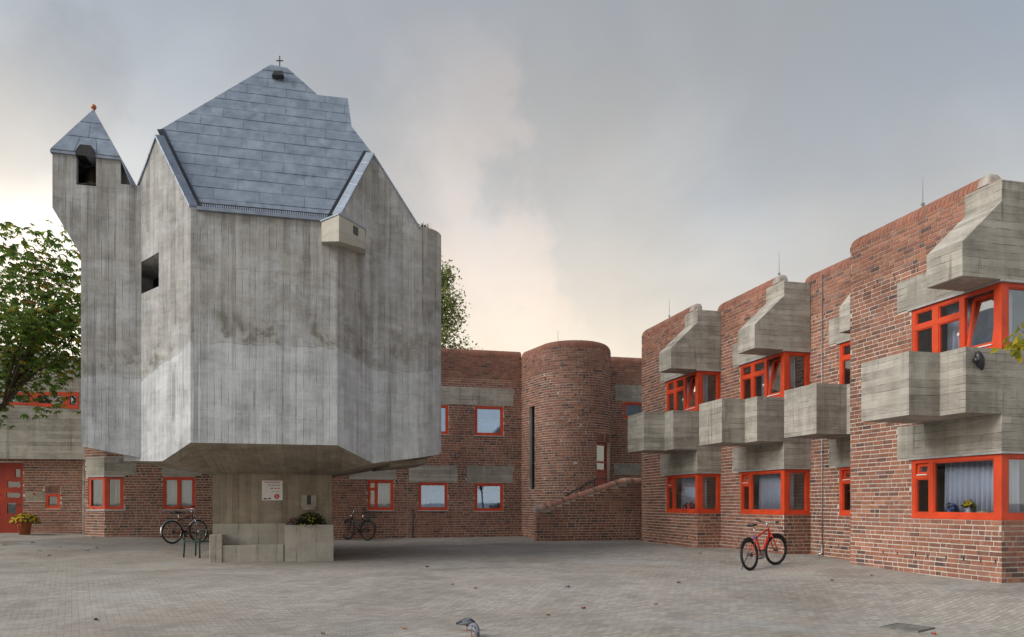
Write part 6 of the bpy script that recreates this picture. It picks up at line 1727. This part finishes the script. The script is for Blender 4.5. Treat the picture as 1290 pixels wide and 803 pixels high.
for (x, y, c_, where) in FLP:
    Z = 1.3 * FPX / (y - HY)
    for _ in range(4):
        p = P(x, y, Z); Z = (EYE - gh(p.x, p.y)) * FPX / (y - HY)
    p = P(x, y, Z); p.z = gh(p.x, p.y) + .006
    m_ = MB(); a = rnd() * 6.3; dr = Vector((math.cos(a), math.sin(a), 0)); sd_ = Vector((-dr.y, dr.x, 0)); s_ = .035 + rnd() * .022
    out_ = []
    for k in range(10):
        w = 2 * math.pi * k / 10; rr = s_ * (1.0 if k % 2 else .62); out_.append(p + dr * rr * math.cos(w) + sd_ * rr * .75 * math.sin(w) + UP * (.012 * math.sin(w * 2 + a) + .016))
    m_.add([p + UP * .006] + out_, [(0, k + 1, (k + 1) % 10 + 1) for k in range(10)], LC[c_])
    m_.add([p + UP * .006, p - dr * s_ * .9 + UP * .012, p - dr * s_ * .9 + sd_ * .006 + UP * .012], [(0, 1, 2)], LC[c_])
    o = m_.build('fallen_leaf', M['petal'], None, center=True); sd = o.modifiers.new('s', 'SOLIDIFY'); sd.thickness = .002
    prop(o, 'small %s fallen leaf %s' % ({'black': 'blackened'}.get(c_, c_), where), 'leaf', '%s fallen leaves' % c_)

# ------------------------------------------------------------------ pigeons
def pigeon(label, p, heading, cols, peck):
    t = thing('pigeon', label, 'pigeon', p, None, heading); t.scale = (.82, .82, .82)
    body_c, dark, neck, wing_ = cols
    if peck: path = [(-.20, .118, .012, .030), (-.15, .128, .020, .036), (-.10, .135, .042, .050), (-.04, .142, .064, .066), (.02, .140, .070, .070), (.07, .125, .060, .060), (.11, .095, .040, .042), (.135, .06, .028, .030), (.15, .035, .026, .026), (.160, .022, .012, .012)]
    else: path = [(-.20, .13, .012, .030), (-.15, .135, .020, .036), (-.10, .138, .042, .050), (-.04, .142, .064, .066), (.02, .142, .070, .070), (.07, .138, .060, .060), (.105, .125, .042, .042), (.135, .105, .030, .030), (.155, .085, .027, .027), (.175, .075, .010, .010)]
    m_ = MB(); n = 14; pts = []
    for x, z, rz_, ry in path:
        for k in range(n): a = 2 * math.pi * k / n; pts.append(Vector((x, ry * math.cos(a), z + rz_ * math.sin(a))))
    for i in range(len(path) - 1):
        for k in range(n):
            pass
    m_.v = pts; m_.a = [0.0] * len(pts); m_.usecol = True
    for i in range(len(path) - 1):
        for k in range(n):
            k2 = (k + 1) % n; a = 2 * math.pi * (k + .5) / n
            c_ = body_c
            if i <= 1: c_ = dark
            elif i >= (5 if body_c[0] < .2 else 7): c_ = neck
            elif abs(math.cos(a)) > .35 and math.sin(a) > -.3: c_ = wing_ if (i + k) % 3 else dark
            m_.f.append([i * n + k, i * n + k2, (i + 1) * n + k2, (i + 1) * n + k]); m_.c.append(c_)
    m_.f.append(list(range(n))[::-1]); m_.c.append(dark); m_.f.append([(len(path) - 1) * n + k for k in range(n)]); m_.c.append(neck)
    o = m_.build('body', M['feather'], t, True, True); sb = o.modifiers.new('s', 'SUBSURF'); sb.levels = 1; sb.render_levels = 2
    hx, hz = path[-1][0], path[-1][1]
    m_ = MB(); m_.tube([(hx - .006, 0, hz), (hx + (.004 if peck else .022), 0, hz - (.024 if peck else .008))], [.006, .002], 6); m_.build('beak', M['iron'], t, True, True)
    for s_ in (-1, 1):
        m_ = MB(); pts = []
        for (x, w, z) in ((.07, .0, .155), (.02, .022, .165), (-.05, .024, .158), (-.12, .016, .142), (-.185, .003, .132)):
            pts.append((Vector((x, s_ * (.052 if x > -.1 else .030), z - .030 + w)), Vector((x, s_ * (.068 if x > -.1 else .034), z - .035 - w * .9))))
        m_.add([q for a in pts for q in a], [(2 * i, 2 * i + 1, 2 * i + 3, 2 * i + 2) for i in range(4)], wing_)
        o = m_.build('wing', M['feather'], t, True, True); sd = o.modifiers.new('s', 'SOLIDIFY'); sd.thickness = .012
        m_ = MB(); fx = .01 + .03 * s_; m_.tube([(fx, s_ * .028, .085), (fx - .01, s_ * .028, .045), (fx, s_ * .028, .008)], [.012, .006, .005], 6)
        for a in (-.5, 0, .5): m_.tube([(fx, s_ * .028, .007), (fx + .035 * math.cos(a), s_ * .028 + .035 * math.sin(a), .004)], [.005, .003], 5)
        m_.tube([(fx, s_ * .028, .007), (fx - .02, s_ * .028, .004)], [.004, .003], 5); m_.build('leg', M['pinkleg'], t, True, True)
        m_ = MB(); m_.ball((hx - .022, s_ * .024, hz + .012), .005, 8, 6); m_.build('eye', M['copper'], t, True, True)
    return t
M['pinkleg'] = simple('pigeon_leg', (.40, .10, .08), .6)
def onground(x, y, Z=9.6):
    for _ in range(5):
        p = P(x, y, Z); Z = (EYE - gh(p.x, p.y)) * FPX / (y - HY)
    p = P(x, y, Z); p.z = gh(p.x, p.y); return p
pigeon('dark chequered pigeon pecking at the paving, behind the paler pigeon', onground(590, 795), R(8), ((.10, .105, .13), (.035, .035, .05), (.055, .05, .08), (.13, .14, .16)), True)
pigeon('pale grey pigeon bending down in front of the dark pigeon', onground(597, 802.5), R(-62), ((.25, .26, .285), (.07, .07, .09), (.08, .08, .11), (.20, .21, .235)), True)
